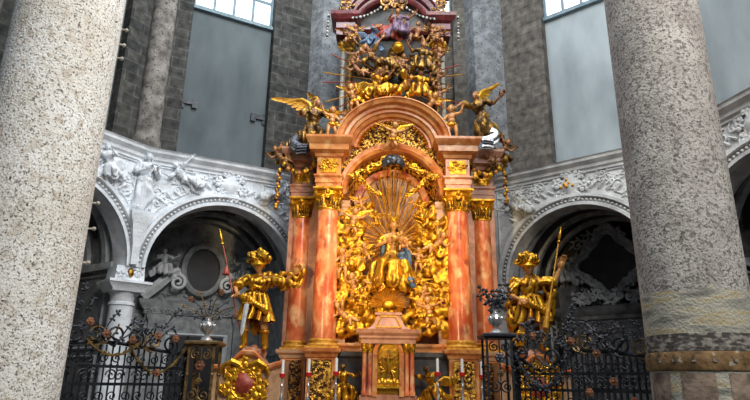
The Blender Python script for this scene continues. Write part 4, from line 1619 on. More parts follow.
for k in range(9):
    t = k / 8
    m.ell((H * (.1 + .13 * t), H * (-.2 - .02 * t), H * (-.02 - .36 * t)), (H * .055, H * .05, H * .06), None, 8, 6)
for k in range(8):
    t = k / 7
    m.ell((H * (-.13 - .03 * t), H * .01, H * (.2 - .3 * t)), (H * .03, H * .045, H * .06), None, 8, 6)
obj('blue_mantle', finish(remesh(m, .02, 2, .025, (8, 8, 4), 9), M['blue'], 60), None, MAD)
m = MB()
hd = mj['hd'] * H
m.lathe([(.1, .06), (.115, .075), (.1, .09), (.105, .16), (.12, .2)], 20, hd)
for k in range(8):
    t = 2 * PI * k / 8
    m.cap(hd + V((.11 * math.cos(t), .11 * math.sin(t), .18)), hd + V((.125 * math.cos(t), .125 * math.sin(t), .27)), .025, .008, 6)
    m.ell(hd + V((.125 * math.cos(t), .125 * math.sin(t), .275)), .018, None, 6, 5)
obj('crown', m, 'gold', MAD)
place('putto_sit', 'small naked child seated on the lap of the crowned woman', 'statue', 'child_statue', at(402, 246, -.28), .66, .25, mats={'body': 'flesh', 'loincloth': 'flesh'}, skip=('wing', 'loincloth'))
m = MB()
for k in range(10):
    rnd_ = random.Random(k)
    m.ell((rnd_.uniform(-.5, .5), rnd_.uniform(-.1, .1), rnd_.uniform(-.13, .1)), (rnd_.uniform(.16, .25), .16, rnd_.uniform(.12, .2)))
for sg in (-1, 1):
    swirl(m, (sg * .28, .0), .16, -.2)
o = obj('cloud_seat', finish(remesh(m, .022, 2, .03, (6, 6, 6), 3), M['gold'], 60), None)
o.location = (AX, -.02, 3.92)
tag(o, 'big gilded cloud bank beneath the crowned woman\'s feet', 'cloud')

# ------------------------------------------------------------------ tabernacle
tx, ty = .34, -.75
TB = thing('tabernacle', 'small marble tabernacle with golden arched crucifix niche at altar centre', 'tabernacle', (tx, ty, 0))
m = MB()
m.stack(0, .12, [(.62, .28, 1.14), (.62, .28, 1.42), (.5, .2, 1.45), (.5, .2, 2.6)])
obj('body', m, 'marble_pink', TB, 20)
for sx in (-.52, -.4, .4, .52):
    m = MB()
    m.lathe([(.065, 1.42), (.065, 1.5), (.05, 1.53), (.046, 2.3), (.05, 2.32)], 16, (sx, -.14, 0))
    c = obj('column', m, 'marble_red', TB)
    m = MB()
    m.lathe([(.05, 2.3), (.06, 2.33), (.055, 2.36), (.085, 2.46), (.085, 2.5)], 12, (sx, -.14, 0))
    for k in range(6):
        t = 2 * PI * k / 6
        m.leaf((sx + .05 * math.cos(t), -.14 + .05 * math.sin(t), 2.33), (math.cos(t), math.sin(t), 0), .13, .06, .5, .1, 4)
    obj('capital', m, 'gold', c)
m = MB()
m.stack(0, .02, [(.6, .26, 2.5), (.6, .26, 2.58), (.64, .3, 2.62), (.64, .3, 2.66), (.7, .36, 2.72), (.72, .38, 2.8)])
obj('cornice', m, 'marble_pink', TB, 20)
m = MB()
m.stack(0, .05, [(.5, .26, 2.8)] + [(.47 - .22 * math.sqrt(k / 6), .24 - .1 * math.sqrt(k / 6), 2.82 + .3 * k / 6) for k in range(7)] + [(.3, .18, 3.13), (.3, .18, 3.18), (.22, .12, 3.2)])
obj('roof', m, 'marble_pink', TB, 20)
m = MB()
for (a_, b_) in (((-.28, 2.86), (-.17, 3.1)), ((.28, 2.86), (.17, 3.1)), ((-.28, 2.86), (.28, 2.86)), ((-.17, 3.1), (.17, 3.1))):
    m.tube([(a_[0], -.2 + (a_[1] - 2.86) * .35, a_[1]), (b_[0], -.2 + (b_[1] - 2.86) * .35, b_[1])], .018, 5)
obj('roof_frame', m, 'gold_mat', TB)
m = MB()
m.arch((0, -.12, 2.3), [(.24, .1), (.24, -.06), (.27, -.09), (.3, -.06), (.33, -.08), (.34, .1)], 0, PI, 26)
for sx in (-.29, .29):
    m.box((sx, -.14, 1.85), (.05, .06, .45))
obj('arch_frame', m, 'marble_orange', TB)
m = MB()
pr_ = [(-.25, 1.45), (-.25, 2.3)] + [(-.25 * math.cos(PI * k / 14), 2.3 + .25 * math.sin(PI * k / 14)) for k in range(1, 14)] + [(.25, 2.3), (.25, 1.45)]
m.add([(x, -.1, z) for x, z in pr_], [tuple(range(len(pr_)))])
for k in range(7):
    m.ell((-.2 + .066 * k, -.12, 1.66 + .03 * (k % 2)), (.06, .05, .1), None, 8, 6)
for sg in (-1, 1):
    for k in range(6):
        m.cap((sg * .06, -.11, 1.95), (sg * (.12 + .02 * k), -.12, 1.8 + .1 * k), .02, .03, 6)
m.box((0, -.14, 1.6), (.3, .05, .03))
obj('gilt_niche', m, 'gold', TB)
m = MB()
m.box((0, -.16, 2.08), (.016, .014, .3))
m.box((0, -.16, 2.2), (.13, .014, .016))
cr = obj('cross', m, 'hair', TB)
m = MB()
m.cap((0, -.185, 2.2), (0, -.185, 2.08), .03, .022, 8)
m.cap((0, -.185, 2.08), (.01, -.185, 1.9), .024, .012, 8)
m.ell((0.01, -.19, 2.25), .025)
for sg in (-1, 1):
    m.cap((0, -.185, 2.19), (sg * .12, -.18, 2.22), .014, .009, 6)
obj('corpus', finish(remesh(m, .006, 1), M['gold'], 60), None, cr)
m = MB()
m.arch((0, -.13, 1.16), [(.13, .05), (.13, -.04), (.18, -.05), (.18, .05)], 0, PI, 18)
m.ell((0, -.12, 1.2), (.14, .05, .14))
obj('lower_niche', m, 'gold', TB)

# ------------------------------------------------------------------ putti of the glory
gp = [('putto_fly', 352, 226, -.1, .8, 0, 'putto with outspread arms at the upper left edge of the glory'),
      ('putto_sit', 376, 224, .0, .6, 0, 'putto peeping from cloud just left of the crowned woman\'s head'),
      ('putto_stand', 343, 266, -.15, .78, 1, 'putto at the middle left edge of the glory beside red column'),
      ('putto_kneel', 355, 290, -.15, .74, 0, 'putto kneeling on cloud at lower left of the glory'),
      ('putto_sit', 360, 304, -.25, .66, 1, 'putto sitting low on cloud left of the small sunburst'),
      ('putto_recline', 347, 318, -.2, .8, 0, 'putto lounging on the lowest left cloud of the glory'),
      ('putto_recline', 434, 247, -.15, .8, 1, 'putto lying on cloud at middle right of the glory'),
      ('putto_dive', 433, 226, -.1, .8, 1, 'putto diving inward at the upper right edge of the glory'),
      ('putto_kneel', 367, 255, -.05, .55, 0, 'small putto among rays left of the crowned woman\'s knee'),
      ('putto_fly', 430, 316, -.2, .8, 1, 'putto with raised arms on the lowest right cloud'),
      ('putto_sit', 441, 299, -.15, .74, 1, 'putto sitting on cloud at lower right of the glory'),
      ('putto_stand', 418, 262, -.1, .62, 0, 'small putto right of the blue mantle'),
      ('putto_kneel', 421, 300, -.22, .62, 1, 'putto kneeling on cloud right of the small sunburst'),
      ('putto_sit', 421, 212, .0, .55, 0, 'putto in cloud high on the right of the rays'),
      ('putto_fly', 362, 207, .0, .55, 1, 'putto in cloud high on the left of the rays'),
      ('putto_dive', 372, 284, -.2, .55, 0, 'putto diving by the left end of cloud bank under the crowned woman'),
      ('putto_recline', 414, 286, -.2, .55, 1, 'putto reclining at the right end of cloud bank under the crowned woman')]
for k, (key, u, v, y, s, mi, lb) in enumerate(gp):
    place(key, 'gilded ' + lb, 'putto', 'putto', at(u, v, y), s, .3 * math.sin(k * 2.2), mirror=bool(mi), group='putti of the golden glory', mats={'body': 'flesh' if k % 3 != 1 else 'gold', 'hair': 'hair'})

# figures standing about the arch and cornices
place('putto_kneel', 'flesh-coloured putto perched on the left flank of the great arch', 'putto', 'putto', at(354, 101, -.1), .85, .2)
place('putto_recline', 'flesh-coloured putto perched on the right flank of the great arch', 'putto', 'putto', at(427, 108, -.1), .85, -.2, mirror=True)
place('putto_stand', 'putto standing on the left cornice block beside the angel', 'putto', 'putto', (AX - 1.62, -.1, 7.74), .9, .2, ground=True)
place('putto_stand', 'putto standing on the right cornice block beside the arch', 'putto', 'putto', (AX + 1.55, -.1, 7.74), 1.0, -.2, mirror=True, ground=True, skip=('wing',))
for sg, lb in ((-1, 'small marble block under putto on the left cornice'), (1, 'small marble block under putto on the right cornice')):
    m = MB()
    m.stack(0, 0, [(.32, .25, 7.62), (.32, .25, 7.64), (.28, .2, 7.66), (.28, .2, 7.72), (.31, .23, 7.74)])
    o = obj('footing_block', m, 'marble_pale', None, 20)
    o.location = (AX + sg * 1.6, -.1, 0)
    tag(o, lb, 'block')
place('putto_fly', 'winged cherub above the dark star at crown of the niche', 'putto', 'putto', at(392, 140, -.35), .85, 0)
aL = place('angel_kneel', 'winged angel leaning forward on the outer left cornice', 'angel', 'angel', at(312, 127, .25), 1.6, 0, mats={'body': 'flesh_dim', 'robe': 'gold_dark', 'wing': 'gold_mat'})
make_proto('angel_bend', 1, fk(False, (-.3, -.12, 1), -.2, (-.8, -.7, .1), ((-.9, -.3, .15), (-.7, -.5, -.75)), ((.75, -.3, -.3), (.5, -.7, .4)), ((-.3, -.7, -.6), (.2, .1, -1)), ((.25, -.2, -1), (.6, .5, -.5))), kind='robe', wings=((.5, .6, 1), (.75, .3, 1)), wl=.42, long=.8, seed=17, trail=[((.1, .05, -.1), (.25, .05, -.22))])
aR = place('angel_bend', 'winged angel with golden wing on scroll over outer right cornice', 'angel', 'angel', at(482, 118, .2), 1.5, 0, mats={'body': 'flesh_dim', 'robe': 'gold_dark'})
# striped scrolls under the two angels
for sg, (u, v), lb in ((-1, (302, 146), 'dark grey striped scroll under the left cornice angel'), (1, (487, 139), 'black and white striped scroll under the right cornice angel')):
    c = at(u, v, -.05 if sg > 0 else .15)
    e = thing('striped_scroll', lb, 'scroll', c)
    for q, mk in ((0, 'silver' if sg > 0 else 'lead'), (1, 'black'), (2, 'silver' if sg > 0 else 'dark_panel')):
        m = MB()
        pts = []
        for k in range(24):
            t = k / 23
            pts.append((sg * (.05 + .19 * math.sin(t * 2.1 * PI + .3) * (1 - .2 * t)), -.1 * t, .2 - .34 * t - .085 * q + .05 * math.cos(t * 2.1 * PI)))
        m.tube(pts, .042, 8, 2.2)
        obj('band', m, mk, e)
# dark cloud with cherubs spilling over the outer corners
for sg, pts in ((-1, [(283, 160, .7), (292, 153, .55)]), (1, [(500, 153, .7), (494, 162, .55)])):
    for k, (u, v, s) in enumerate(pts):
        side = 'left' if sg < 0 else 'right'
        place('putto_recline' if k == 0 else 'putto_dive', ('dusky cherub lying at the outermost %s corner of the cornice' if k == 0 else 'dusky cherub tumbling under the %s cornice angel') % side, 'putto', 'putto', at(u, v, .35), s * 1.1, 0, mirror=sg > 0,
              mats={'body': 'flesh_dim', 'loincloth': 'gold_dark', 'wing': 'gold_dark'})
    e = thing('corner_cloud', 'dark gilt cloud mass on the outer %s corner of cornice' % side, 'cloud', at(290 if sg < 0 else 497, 166, .55))
    cloud(e, (0, 0, 0), (.3, .16, .16), 70 + sg, 'gold_dark')
    cloud(e, (sg * .2, 0, .2), (.2, .14, .12), 74 + sg, 'gold_dark')

# ------------------------------------------------------------------ attic group
AG = thing('attic_glory', 'dark gilt cloud and ray glory behind the attic figures', 'glory', (AX, .45, 9.6))
rnd = random.Random(8)
for k in range(15):
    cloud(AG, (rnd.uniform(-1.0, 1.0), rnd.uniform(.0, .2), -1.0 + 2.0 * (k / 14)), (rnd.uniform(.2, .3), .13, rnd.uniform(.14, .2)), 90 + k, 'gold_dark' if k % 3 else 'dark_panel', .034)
for k in range(40):
    a = 2 * PI * k / 40
    if abs(math.sin(a)) > .8:
        continue
    ray_bar(AG, (0, 0, 0), a, .5, 1.95 if k % 3 else 1.6, .02, -.12, 'gold_mat' if k % 3 == 1 else 'redwood' if k % 3 == 2 else 'gold_dark', .014)
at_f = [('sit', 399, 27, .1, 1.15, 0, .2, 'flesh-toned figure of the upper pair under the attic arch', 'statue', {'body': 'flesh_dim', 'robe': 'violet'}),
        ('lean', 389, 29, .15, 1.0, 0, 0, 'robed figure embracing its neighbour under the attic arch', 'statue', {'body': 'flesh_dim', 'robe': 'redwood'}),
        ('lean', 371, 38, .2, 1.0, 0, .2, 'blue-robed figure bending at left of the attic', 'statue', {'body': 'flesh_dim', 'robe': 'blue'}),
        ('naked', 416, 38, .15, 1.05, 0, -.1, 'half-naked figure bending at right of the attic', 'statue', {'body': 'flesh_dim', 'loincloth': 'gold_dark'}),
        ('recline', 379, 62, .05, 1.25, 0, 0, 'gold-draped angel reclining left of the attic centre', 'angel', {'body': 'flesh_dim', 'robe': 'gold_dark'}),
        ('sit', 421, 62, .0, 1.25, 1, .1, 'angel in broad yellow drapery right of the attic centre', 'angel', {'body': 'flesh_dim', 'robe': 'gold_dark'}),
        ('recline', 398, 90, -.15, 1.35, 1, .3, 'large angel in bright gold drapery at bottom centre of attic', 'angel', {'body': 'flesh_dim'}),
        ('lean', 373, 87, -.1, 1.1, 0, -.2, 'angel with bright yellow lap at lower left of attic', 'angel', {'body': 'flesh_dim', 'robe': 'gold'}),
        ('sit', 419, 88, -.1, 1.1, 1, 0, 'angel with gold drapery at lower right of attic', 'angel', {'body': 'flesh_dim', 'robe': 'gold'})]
for key, u, v, y, s, mi, rz, lb, cat, mt in at_f:
    place(key, lb, cat, 'attic_figure', at(u, v, y), s * .92, rz, mirror=bool(mi), mats=mt)
ap = [('putto_sit', 350, 40, .1, .75, 0, 'gilded putto crouching by the upper left attic column'), ('putto_fly', 357, 36, .05, .6, 1, 'gilded putto clinging under the left attic entablature'),
      ('putto_sit', 437, 40, .1, .75, 1, 'gilded putto crouching by the upper right attic column'), ('putto_fly', 431, 36, .05, .6, 0, 'gilded putto clinging under the right attic entablature'),
      ('putto_dive', 356, 55, .05, .75, 0, 'dark gilt putto among rays at left of the attic'), ('putto_kneel', 437, 62, .05, .75, 1, 'dark gilt putto among rays at right of the attic'),
      ('putto_recline', 360, 72, .0, .7, 0, 'dark gilt putto at the left ends of the attic rays'), ('putto_kneel', 436, 82, .0, .7, 1, 'dark gilt putto low at the right ends of the attic rays'),
      ('putto_fly', 386, 70, .0, .6, 0, 'small gilt putto at the very middle of the attic'), ('putto_sit', 403, 66, -.05, .6, 1, 'small gilt putto below the golden globe'),
      ('putto_stand', 440, 100, .0, .75, 1, 'dusky putto standing at foot of the right attic column'), ('putto_kneel', 378, 80, -.15, .6, 1, 'pale putto above the left attic angel')]
for k, (key, u, v, y, s, mi, lb) in enumerate(ap):
    place(key, lb, 'putto', 'putto', at(u, v, y), s, .2 * math.sin(k), mirror=bool(mi), group='putti of the attic', mats={'body': 'flesh_dim', 'loincloth': 'gold_dark', 'wing': 'gold_dark', 'hair': 'hair'})
m = MB()
m.ell((0, 0, 0), .145, None, 24, 16)
m.tube([(.148 * math.cos(t * .3), .148 * math.sin(t * .3), .03) for t in range(22)], .014, 6)
m.tube([(.148 * math.cos(t * .3), .02, .148 * math.sin(t * .3)) for t in range(22)], .014, 6)
o = obj('golden_globe', m, 'gold')
o.location = at(398, 47, -.05)
tag(o, 'shining golden globe in the middle of the attic', 'globe')

# ------------------------------------------------------------------ the two armoured saints


def soldier(key, J, H, seed):
    P = make_proto(key, H, J, kind='robe', seed=seed, long=.3, fold=.006, hair=1)
    P['parts'] = [p for p in P['parts'] if p[0] != 'robe']
    P['zmin'] = min(v.co.z for v in P['parts'][0][1].vertices)

    def add(name, me, mk):
        for v in me.vertices:
            v.co *= H
        P['parts'].append((name, finish(me, M[mk], 60), mk))
    A = (J['rt'], J['fw'], J['up'])
    m = MB()
    m.ell(J['chest'], (.125, .09, .12), A)
    m.ell(J['waist'], (.098, .078, .1), A)
    for sg in (-1, 1):
        m.ell(J['chest'] + J['fw'] * .05 + J['rt'] * (sg * .05) + J['up'] * .02, .05)
        m.ell(J['sh' + ('L' if sg < 0 else 'R')], (.068, .062, .06))
    for k in 'LR':
        m.cap(J['sh' + k], J['sh' + k].lerp(J['el' + k], .8), .055, .066)
    m.tube([J['waist'] + J['rt'] * (.1 * math.cos(t)) + J['fw'] * (.082 * math.sin(t)) - J['up'] * .02 for t in [2 * PI * k / 16 for k in range(17)]], .018, 6)
    add('cuirass', remesh(m, .0085, 1, .008, (16, 16, 9), seed), 'gold')
    # kilt with folds
    m = MB()

    def kilt(u, v):
        t = 2 * PI * v
        g = .1 + .07 * u + (.012 + .02 * u) * math.sin(t * 11 + 2 * math.sin(3 * u)) + .02 * u * math.sin(t * 3 + 1)
        return J['waist'] * (1 - u) + V((0, 0, -.2)) * u + J['rt'] * (g * 1.12 * math.cos(t)) + J['fw'] * (g * .95 * math.sin(t)) + V((0, 0, .015 * math.sin(t * 5) * u))
    m.grid(kilt, 10, 88)
    for k in range(10):
        t = k / 9
        p = J['pel'] + V((-.13 + .27 * t, -.11 - .03 * math.sin(t * 3), .05 - .13 * t))
        m.ell(p, (.045, .04, .05 + .02 * math.sin(t * 7)), None, 8, 6)
    add('kilt', m.mesh('kilt'), 'gold')
    m = MB()
    for k in 'LR':
        a_, b_ = J['kn' + k].lerp(J['an' + k], .25), J['an' + k]
        m.cap(a_, b_, .05, .036)
        m.cap(b_, J['toe' + k], .036, .026, fl=.8)
        m.tube([a_ + V((.05 * math.cos(t), .05 * math.sin(t), 0)) for t in [2 * PI * q / 10 for q in range(11)]], .016, 6)
    add('boots', remesh(m, .009, 1), 'gold')
    # helmet with plume
    h = J['D']['head']
    c, f, u_, r_ = J['hd'], J['face'], J['hu'], J['hr']
    m = MB()
    m.ell(c + u_ * (.42 * h) - f * (.12 * h), (1.08 * h, 1.2 * h, .95 * h), (r_, f, u_), 16, 10)
    m.tube([c + u_ * (.42 * h) + r_ * (1.2 * h * math.cos(t)) + f * (1.3 * h * math.sin(t)) for t in [2 * PI * q / 20 for q in range(21)]], .016, 6)
    m.cap(c + u_ * (1.2 * h) + f * (.5 * h), c + u_ * (1.25 * h) - f * (1.0 * h), .022, .03)
    add('helmet', m.mesh('helmet'), 'gold')
    m = MB()
    for q in range(13):
        t = -1.5 + 3.0 * q / 12
        b = c + u_ * (1.15 * h) - f * (.1 * h)
        d = (r_ * math.sin(t) + u_ * math.cos(t) * .75).normalized()
        L = h * (2.3 + .4 * math.sin(q * 2.3))
        pts = [b + d * (L * j / 6) - f * (.35 * h * math.sin(j * .5 + q)) + u_ * (-.5 * h * (j / 6) ** 3) for j in range(7)]
        m.tube(pts, [.016, .032, .042, .046, .042, .034, .012], 7)
    me = remesh(m, .0085, 1, .008, (20, 20, 20), seed)
    add('plume', me, 'gold')
    return P


def cape(P, pts, widths, seed, name='cape', mk='gold', waves=7):
    """thick billowing cloth along a path"""
    J, H = P['J'], P['H']
    m = MB()
    rings = []
    n = len(pts)
    rr = random.Random(seed)
    for k in range(4 * (n - 1) + 1):
        t = k / 4
        i = min(int(t), n - 2)
        p = V(pts[i]).lerp(V(pts[i + 1]), t - i)
        w_ = widths[i] + (widths[i + 1] - widths[i]) * (t - i)
        m.ell(p + V((0, .02 * math.sin(k * 1.1), .015 * math.sin(k * 1.7))), (w_ * .8, w_ * .5, w_ * (1 + .2 * math.sin(k * 1.3))), None, 10, 7)
    me = remesh(m, .011, 2, .024, (12, 12, 9), seed)
    for v in me.vertices:
        v.co *= H
    P['parts'].append((name, finish(me, M[mk], 60), mk))


jl = fk(False, (.06, -.02, 1), .1, (-.3, -1, -.25), ((-.75, -.35, -.6), (.35, -.85, -.55)), ((.95, -.1, -.1), (.7, -.5, .55)), ((-.18, -.2, -1), (.05, .2, -1)), ((.2, -.05, -1), (.1, .2, -1)))
PL = soldier('saint_left', jl, 2.05, 31)
cape(PL, [jl['nb'] + V((.05, .08, 0)), jl['shR'] + V((.06, .05, .0)), jl['elR'] + V((.06, .03, .03)), jl['wrR'] + V((.06, .02, .0)), jl['wrR'] + V((.02, .03, -.12))], [.06, .09, .1, .1, .07], 5)
cape(PL, [jl['nb'] + V((-.04, .09, 0)), (-.08, .12, .1), (-.12, .13, -.1), (.06, .14, -.3)], [.07, .09, .1, .09], 6, 'mantle')
sl = place('saint_left', 'gilded soldier saint in plumed helmet on the left pedestal beside altar', 'statue', 'soldier_saint', (AX + SX[-1] + .06, -.02, 2.38), 1, 0, mats={'body': 'flesh', 'hair': 'gold_dark'}, ground=True)
jr = fk(False, (-.04, -.02, 1), -.1, (.25, -1, -.1), ((-.55, -.1, -.85), (.45, -.75, -.4)), ((.95, -.25, -.05), (.35, -.25, .9)), ((-.2, -.05, -1), (-.05, .2, -1)), ((.2, -.25, -1), (0, .25, -1)))
PR = soldier('saint_right', jr, 2.05, 33)
cape(PR, [jr['shL'] + V((-.02, .07, .02)), (-.16, .08, .14), (-.19, .06, -.02), (-.2, .05, -.2), (-.14, .06, -.36)], [.06, .09, .1, .11, .1], 8)
cape(PR, [jr['nb'] + V((.04, .07, 0)), jr['elR'] + V((-.02, .05, -.06)), (.24, .08, .08), (.2, .08, -.16), (.12, .1, -.34)], [.06, .08, .1, .1, .09], 9, 'mantle')
sr = place('saint_right', 'gilded soldier saint with raised arm on the right pedestal beside altar', 'statue', 'soldier_saint', (AX + SX[1] - .0, -.02, 2.42), 1, 0, mats={'body': 'flesh', 'hair': 'gold_dark'}, ground=True)


def lance(label, p0, p1, tip, mk, fat):
    p0, p1 = V(p0), V(p1)
    e = thing('lance', label, 'lance', p0)
    d = (p1 - p0)
    L = d.length
    d.normalize()
    m = MB()
    if fat:
        m.tube([V((0, 0, 0)), d * .1, d * .75, d * .95, d * L], [.075, .07, .03, .018, .016], 10)
    else:
        m.tube([V((0, 0, 0)), d * L], .018, 8)
    obj('shaft', m, mk, e)
    m = MB()
    x, y, z = basis(d)
    m.lathe([(.015, 0), (.07, .02), (.05, .06), (.025, .08), (.06, .16), (.045, .26), (.004, .42)], 10)
    m.v = [d * (L + q.z) + x * q.x + y * (q.y * .6) for q in m.v]
    obj('spearhead', m, tip, e)
    return e


lance('dark slender halberd leaning beside the left soldier saint', at(240, 330, -.25), at(223, 245, -.3), 'gold', 'redwood', False)
lance('gilt lance with flared butt held by the right soldier saint', at(545.5, 328, -.35), at(558.5, 243, -.35), 'gold', 'gold_mat', True)
# tassel of the halberd, sword
m = MB()
for k in range(8):
    t = 2 * PI * k / 8
    m.cap((.02 * math.cos(t), .02 * math.sin(t), .05), (.07 * math.cos(t), .07 * math.sin(t), -.12), .02, .03, 6)
o = obj('tassel', finish(remesh(m, .012, 1), M['redwood'], 60))
o.location = at(226.5, 269, -.28)
tag(o, 'red tassel tied on the slender halberd', 'tassel')
sp0, sp1 = at(247, 303, -.42), at(241, 336, -.42)
e = thing('sword', 'pale sword pointing down before the left soldier saint', 'sword', sp0)
d = (sp1 - sp0)
m = MB()
m.loft([[V((-.055, 0, 0)), V((0, -.018, 0)), V((.055, 0, 0)), V((0, .018, 0))], [d * .85 + V((-.045, 0, 0)), d * .85 + V((0, -.015, 0)), d * .85 + V((.045, 0, 0)), d * .85 + V((0, .015, 0))], [d + V((-.004, 0, 0)), d + V((0, -.004, 0)), d + V((.004, 0, 0)), d + V((0, .004, 0))]])
obj('blade', m, 'blade', e)
m = MB()
m.cap(-d * .02, -d * .25, .02, .018)
m.ell(-d * .28, .03)
m.cap((-.1, 0, 0), (.1, 0, 0), .018, .018)
obj('hilt', m, 'gold', e)

# seated gilt figures low between the pedestals
place('sit', 'small dark gilt figure in the recess left of tabernacle', 'statue', 'gilt_figure', (AX - 1.08, -.45, 1.2), .92, .1, mats={'body': 'gold_dark', 'robe': 'gold', 'hair': 'gold_dark'}, ground=True)
place('lean', 'small dark gilt figure in the recess right of tabernacle', 'statue', 'gilt_figure', (AX + .92, -.45, 1.2), .92, -.1, mirror=True, mats={'body': 'gold_dark', 'robe': 'gold', 'hair': 'gold_dark'}, ground=True)


# candles
def candlestick(x, y, ztop, stick, lb_s, lb_c):
    e = thing('candlestick', lb_s, 'candlestick', (x, y, 1.14))
    h = ztop - .28 - 1.14
    m = MB()
    m.lathe([(.11, 0), (.11, .02), (.05, .06), (.03, .12), (.045, .2), (.022, .26), (.02, h * .6), (.035, h * .65), (.018, h * .72), (.018, h - .1), (.03, h - .08)], 16)
    obj('stem', m, stick, e)
    m = MB()
    m.lathe([(.03, h - .1), (.06, h - .07), (.068, h - .0), (.06, h)], 16)
    obj('red_cup', m, 'redglass', e)
    m = MB()
    m.lathe([(.032, h), (.032, h + .27), (.02, h + .275)], 14)
    m.tube([(0, 0, h + .27), (.004, 0, h + .3)], .004, 5)
    o = obj('candle', m, 'wax')
    o.location = (x, y, 1.14)
    tag(o, lb_c, 'candle')


cd_ = [(-1.93, 2.12, 'outermost candlestick on the left, before pale pedestal'), (-1.37, 2.15, 'candlestick before the left gilt foliage pedestal'), (-.78, 2.18, 'candlestick nearest the tabernacle on its left'),
       (1.4, 2.2, 'candlestick nearest the tabernacle on its right'), (1.93, 2.2, 'candlestick before the right gilt foliage pedestal'), (2.35, 2.15, 'outermost candlestick on the right, partly behind ironwork')]
for x, zt_, lb in cd_:
    candlestick(x, -1.0, zt_, 'silver', 'slim silver ' + lb, 'white candle with red cup on ' + lb)

# ------------------------------------------------------------------ wrought iron screens


def rose_mb(c, r):
    m = MB()
    for k in range(6):
        t = 2 * PI * k / 6
        m.ell(V(c) + V((math.cos(t) * r * .6, -.2 * r, math.sin(t) * r * .6)), (r * .5, r * .22, r * .5), None, 8, 5)
    m.ell(V(c) + V((0, -.4 * r, 0)), r * .36, None, 8, 6)
    return m


def vine_mb(pts, r, rnd, leaf, every=3):
    m = MB()
    m.tube(pts, r, 5)
    pts = [V(p) for p in pts]
    for k in range(1, len(pts), every):
        p = pts[k]
        t = rnd.uniform(0, 2 * PI)
        for s in (0, 2.2, 4.1):
            d = V((math.cos(t + s), rnd.uniform(-.6, .3), math.sin(t + s)))
            L = leaf * rnd.uniform(.7, 1.2)
            x = V((-d.z, 0, d.x)).normalized() * L * .36
            m.add([p, p + d * L * .5 + x, p + d * L, p + d * L * .5 - x, p + d * L * .5 + V((0, -.02, 0))], [(0, 1, 4), (1, 2, 4), (2, 3, 4), (3, 0, 4)])
    return m


def wave(x0, z0, x1, z1, amp, n=18, cyc=1.5, y=-.05):
    return [(x0 + (x1 - x0) * k / n, y - .03 * math.sin(k), z0 + (z1 - z0) * k / n + amp * math.sin(cyc * 2 * PI * k / n)) for k in range(n + 1)]


def spiral(x, z, r, turns, hand_, ph, y=-.04, n=22):
    return [(x + r * (1 - .85 * k / n) * math.cos(ph + hand_ * turns * 2 * PI * k / n), y, z + r * (1 - .85 * k / n) * math.sin(ph + hand_ * turns * 2 * PI * k / n)) for k in range(n + 1)]


def screen(label, A, B, top, nb, seed):
    A, B = V((*A, 0)), V((*B, 0))
    d = B - A
    L = d.length
    e = thing('iron_screen', label, 'screen', A, math.atan2(d.y, d.x))
    rnd = random.Random(seed)
    for k in range(nb):
        x = L * (k + .5) / nb
        m = MB()
        m.tube([(x, 0, 0), (x, 0, top(x) - .03)], .012, 6)
        m.ell((x, 0, top(x) - .3), (.022, .022, .03), None, 8, 6)
        obj('bar', m, 'iron', e)
    m = MB()
    m.tube([(L * k / 20, 0, top(L * k / 20)) for k in range(21)], .028, 6)
    obj('top_rail', m, 'iron', e)
    for z in (.15, 1.05, 1.62, 1.85):
        m = MB()
        m.box((L / 2, 0, z), (L / 2, .018, .02))
        obj('rail', m, 'iron', e)
    for k in range(int(nb / 2)):
        x = L * (2 * k + 1) / nb
        m = MB()
        m.tube(spiral(x + (.05 if k % 2 else -.03), 1.735, .085, 1.5, -1 if k % 2 else 1, PI if k % 2 else 0), .011, 5)
        obj('scroll', m, 'iron', e)
    for k in range(int(nb / 2)):
        x = L * (2 * k + 2) / nb
        m = MB()
        m.tube(spiral(x, 1.96, .07, 1.4, 1 if k % 2 else -1, PI / 2), .01, 5)
        obj('scroll', m, 'iron', e)
        m = MB()
        m.tube(spiral(x, 1.46, .08, 1.4, -1 if k % 2 else 1, -PI / 2), .01, 5)
        obj('scroll', m, 'iron', e)
    for xx in (.0, L):
        m = MB()
        m.box((xx, 0, top(xx) / 2), (.035, .035, top(xx) / 2))
        m.ell((xx, 0, top(xx) + .04), .05, None, 10, 8)
        obj('end_post', m, 'iron', e)
    for k in range(int(nb / 3)):
        x = L * (3 * k + 1.5) / nb
        z = top(x) + .1
        sg = 1 if k % 2 else -1
        m = MB()
        m.tube(spiral(x, z, .15, 1.6, sg, -PI / 2), .017, 5)
        m.tube([(x, -.04, z - .15), (x + sg * .15, -.05, z - .1), (x + sg * .28, -.04, z + .05), (x + sg * .3, -.05, z + .16)], .014, 5)
        obj('scroll', m, 'iron_gilt' if k % 3 == 1 else 'iron', e)
    return e, L, rnd


# left
e, L, rnd = screen('black wrought-iron screen with scrolls and roses between left pillar and urn post', (-4.05, -6.25), (-2.88, -4.7), lambda x: 2.12 + .05 * math.sin(x * 2.5), 20, 5)
for (x0, z0, x1, z1, am) in ((.05, 2.1, .35, 2.75, .06), (.3, 2.2, .75, 2.55, .08), (.7, 2.2, 1.15, 2.6, -.08), (1.0, 2.25, 1.7, 2.35, .1), (.2, 2.3, 1.3, 2.3, .09), (1.2, 2.3, 1.75, 2.7, .07), (.05, 2.5, .2, 2.9, .05)):
    obj('vine', vine_mb(wave(x0, z0, x1, z1, am), .011, rnd, .06, 3), 'leafdark', e)
for (x0, x1, s) in ((.9, 1.9, .42), (.3, 1.1, .2)):
    pts = [V((x0 + (x1 - x0) * k / 16, -.06, 2.2 - s * 4 * (k / 16) * (1 - k / 16))) for k in range(17)]
    tag(obj('garland', vine_mb(pts, .018, rnd, .05, 2), 'iron_gilt', e), 'tarnished gilt garland')
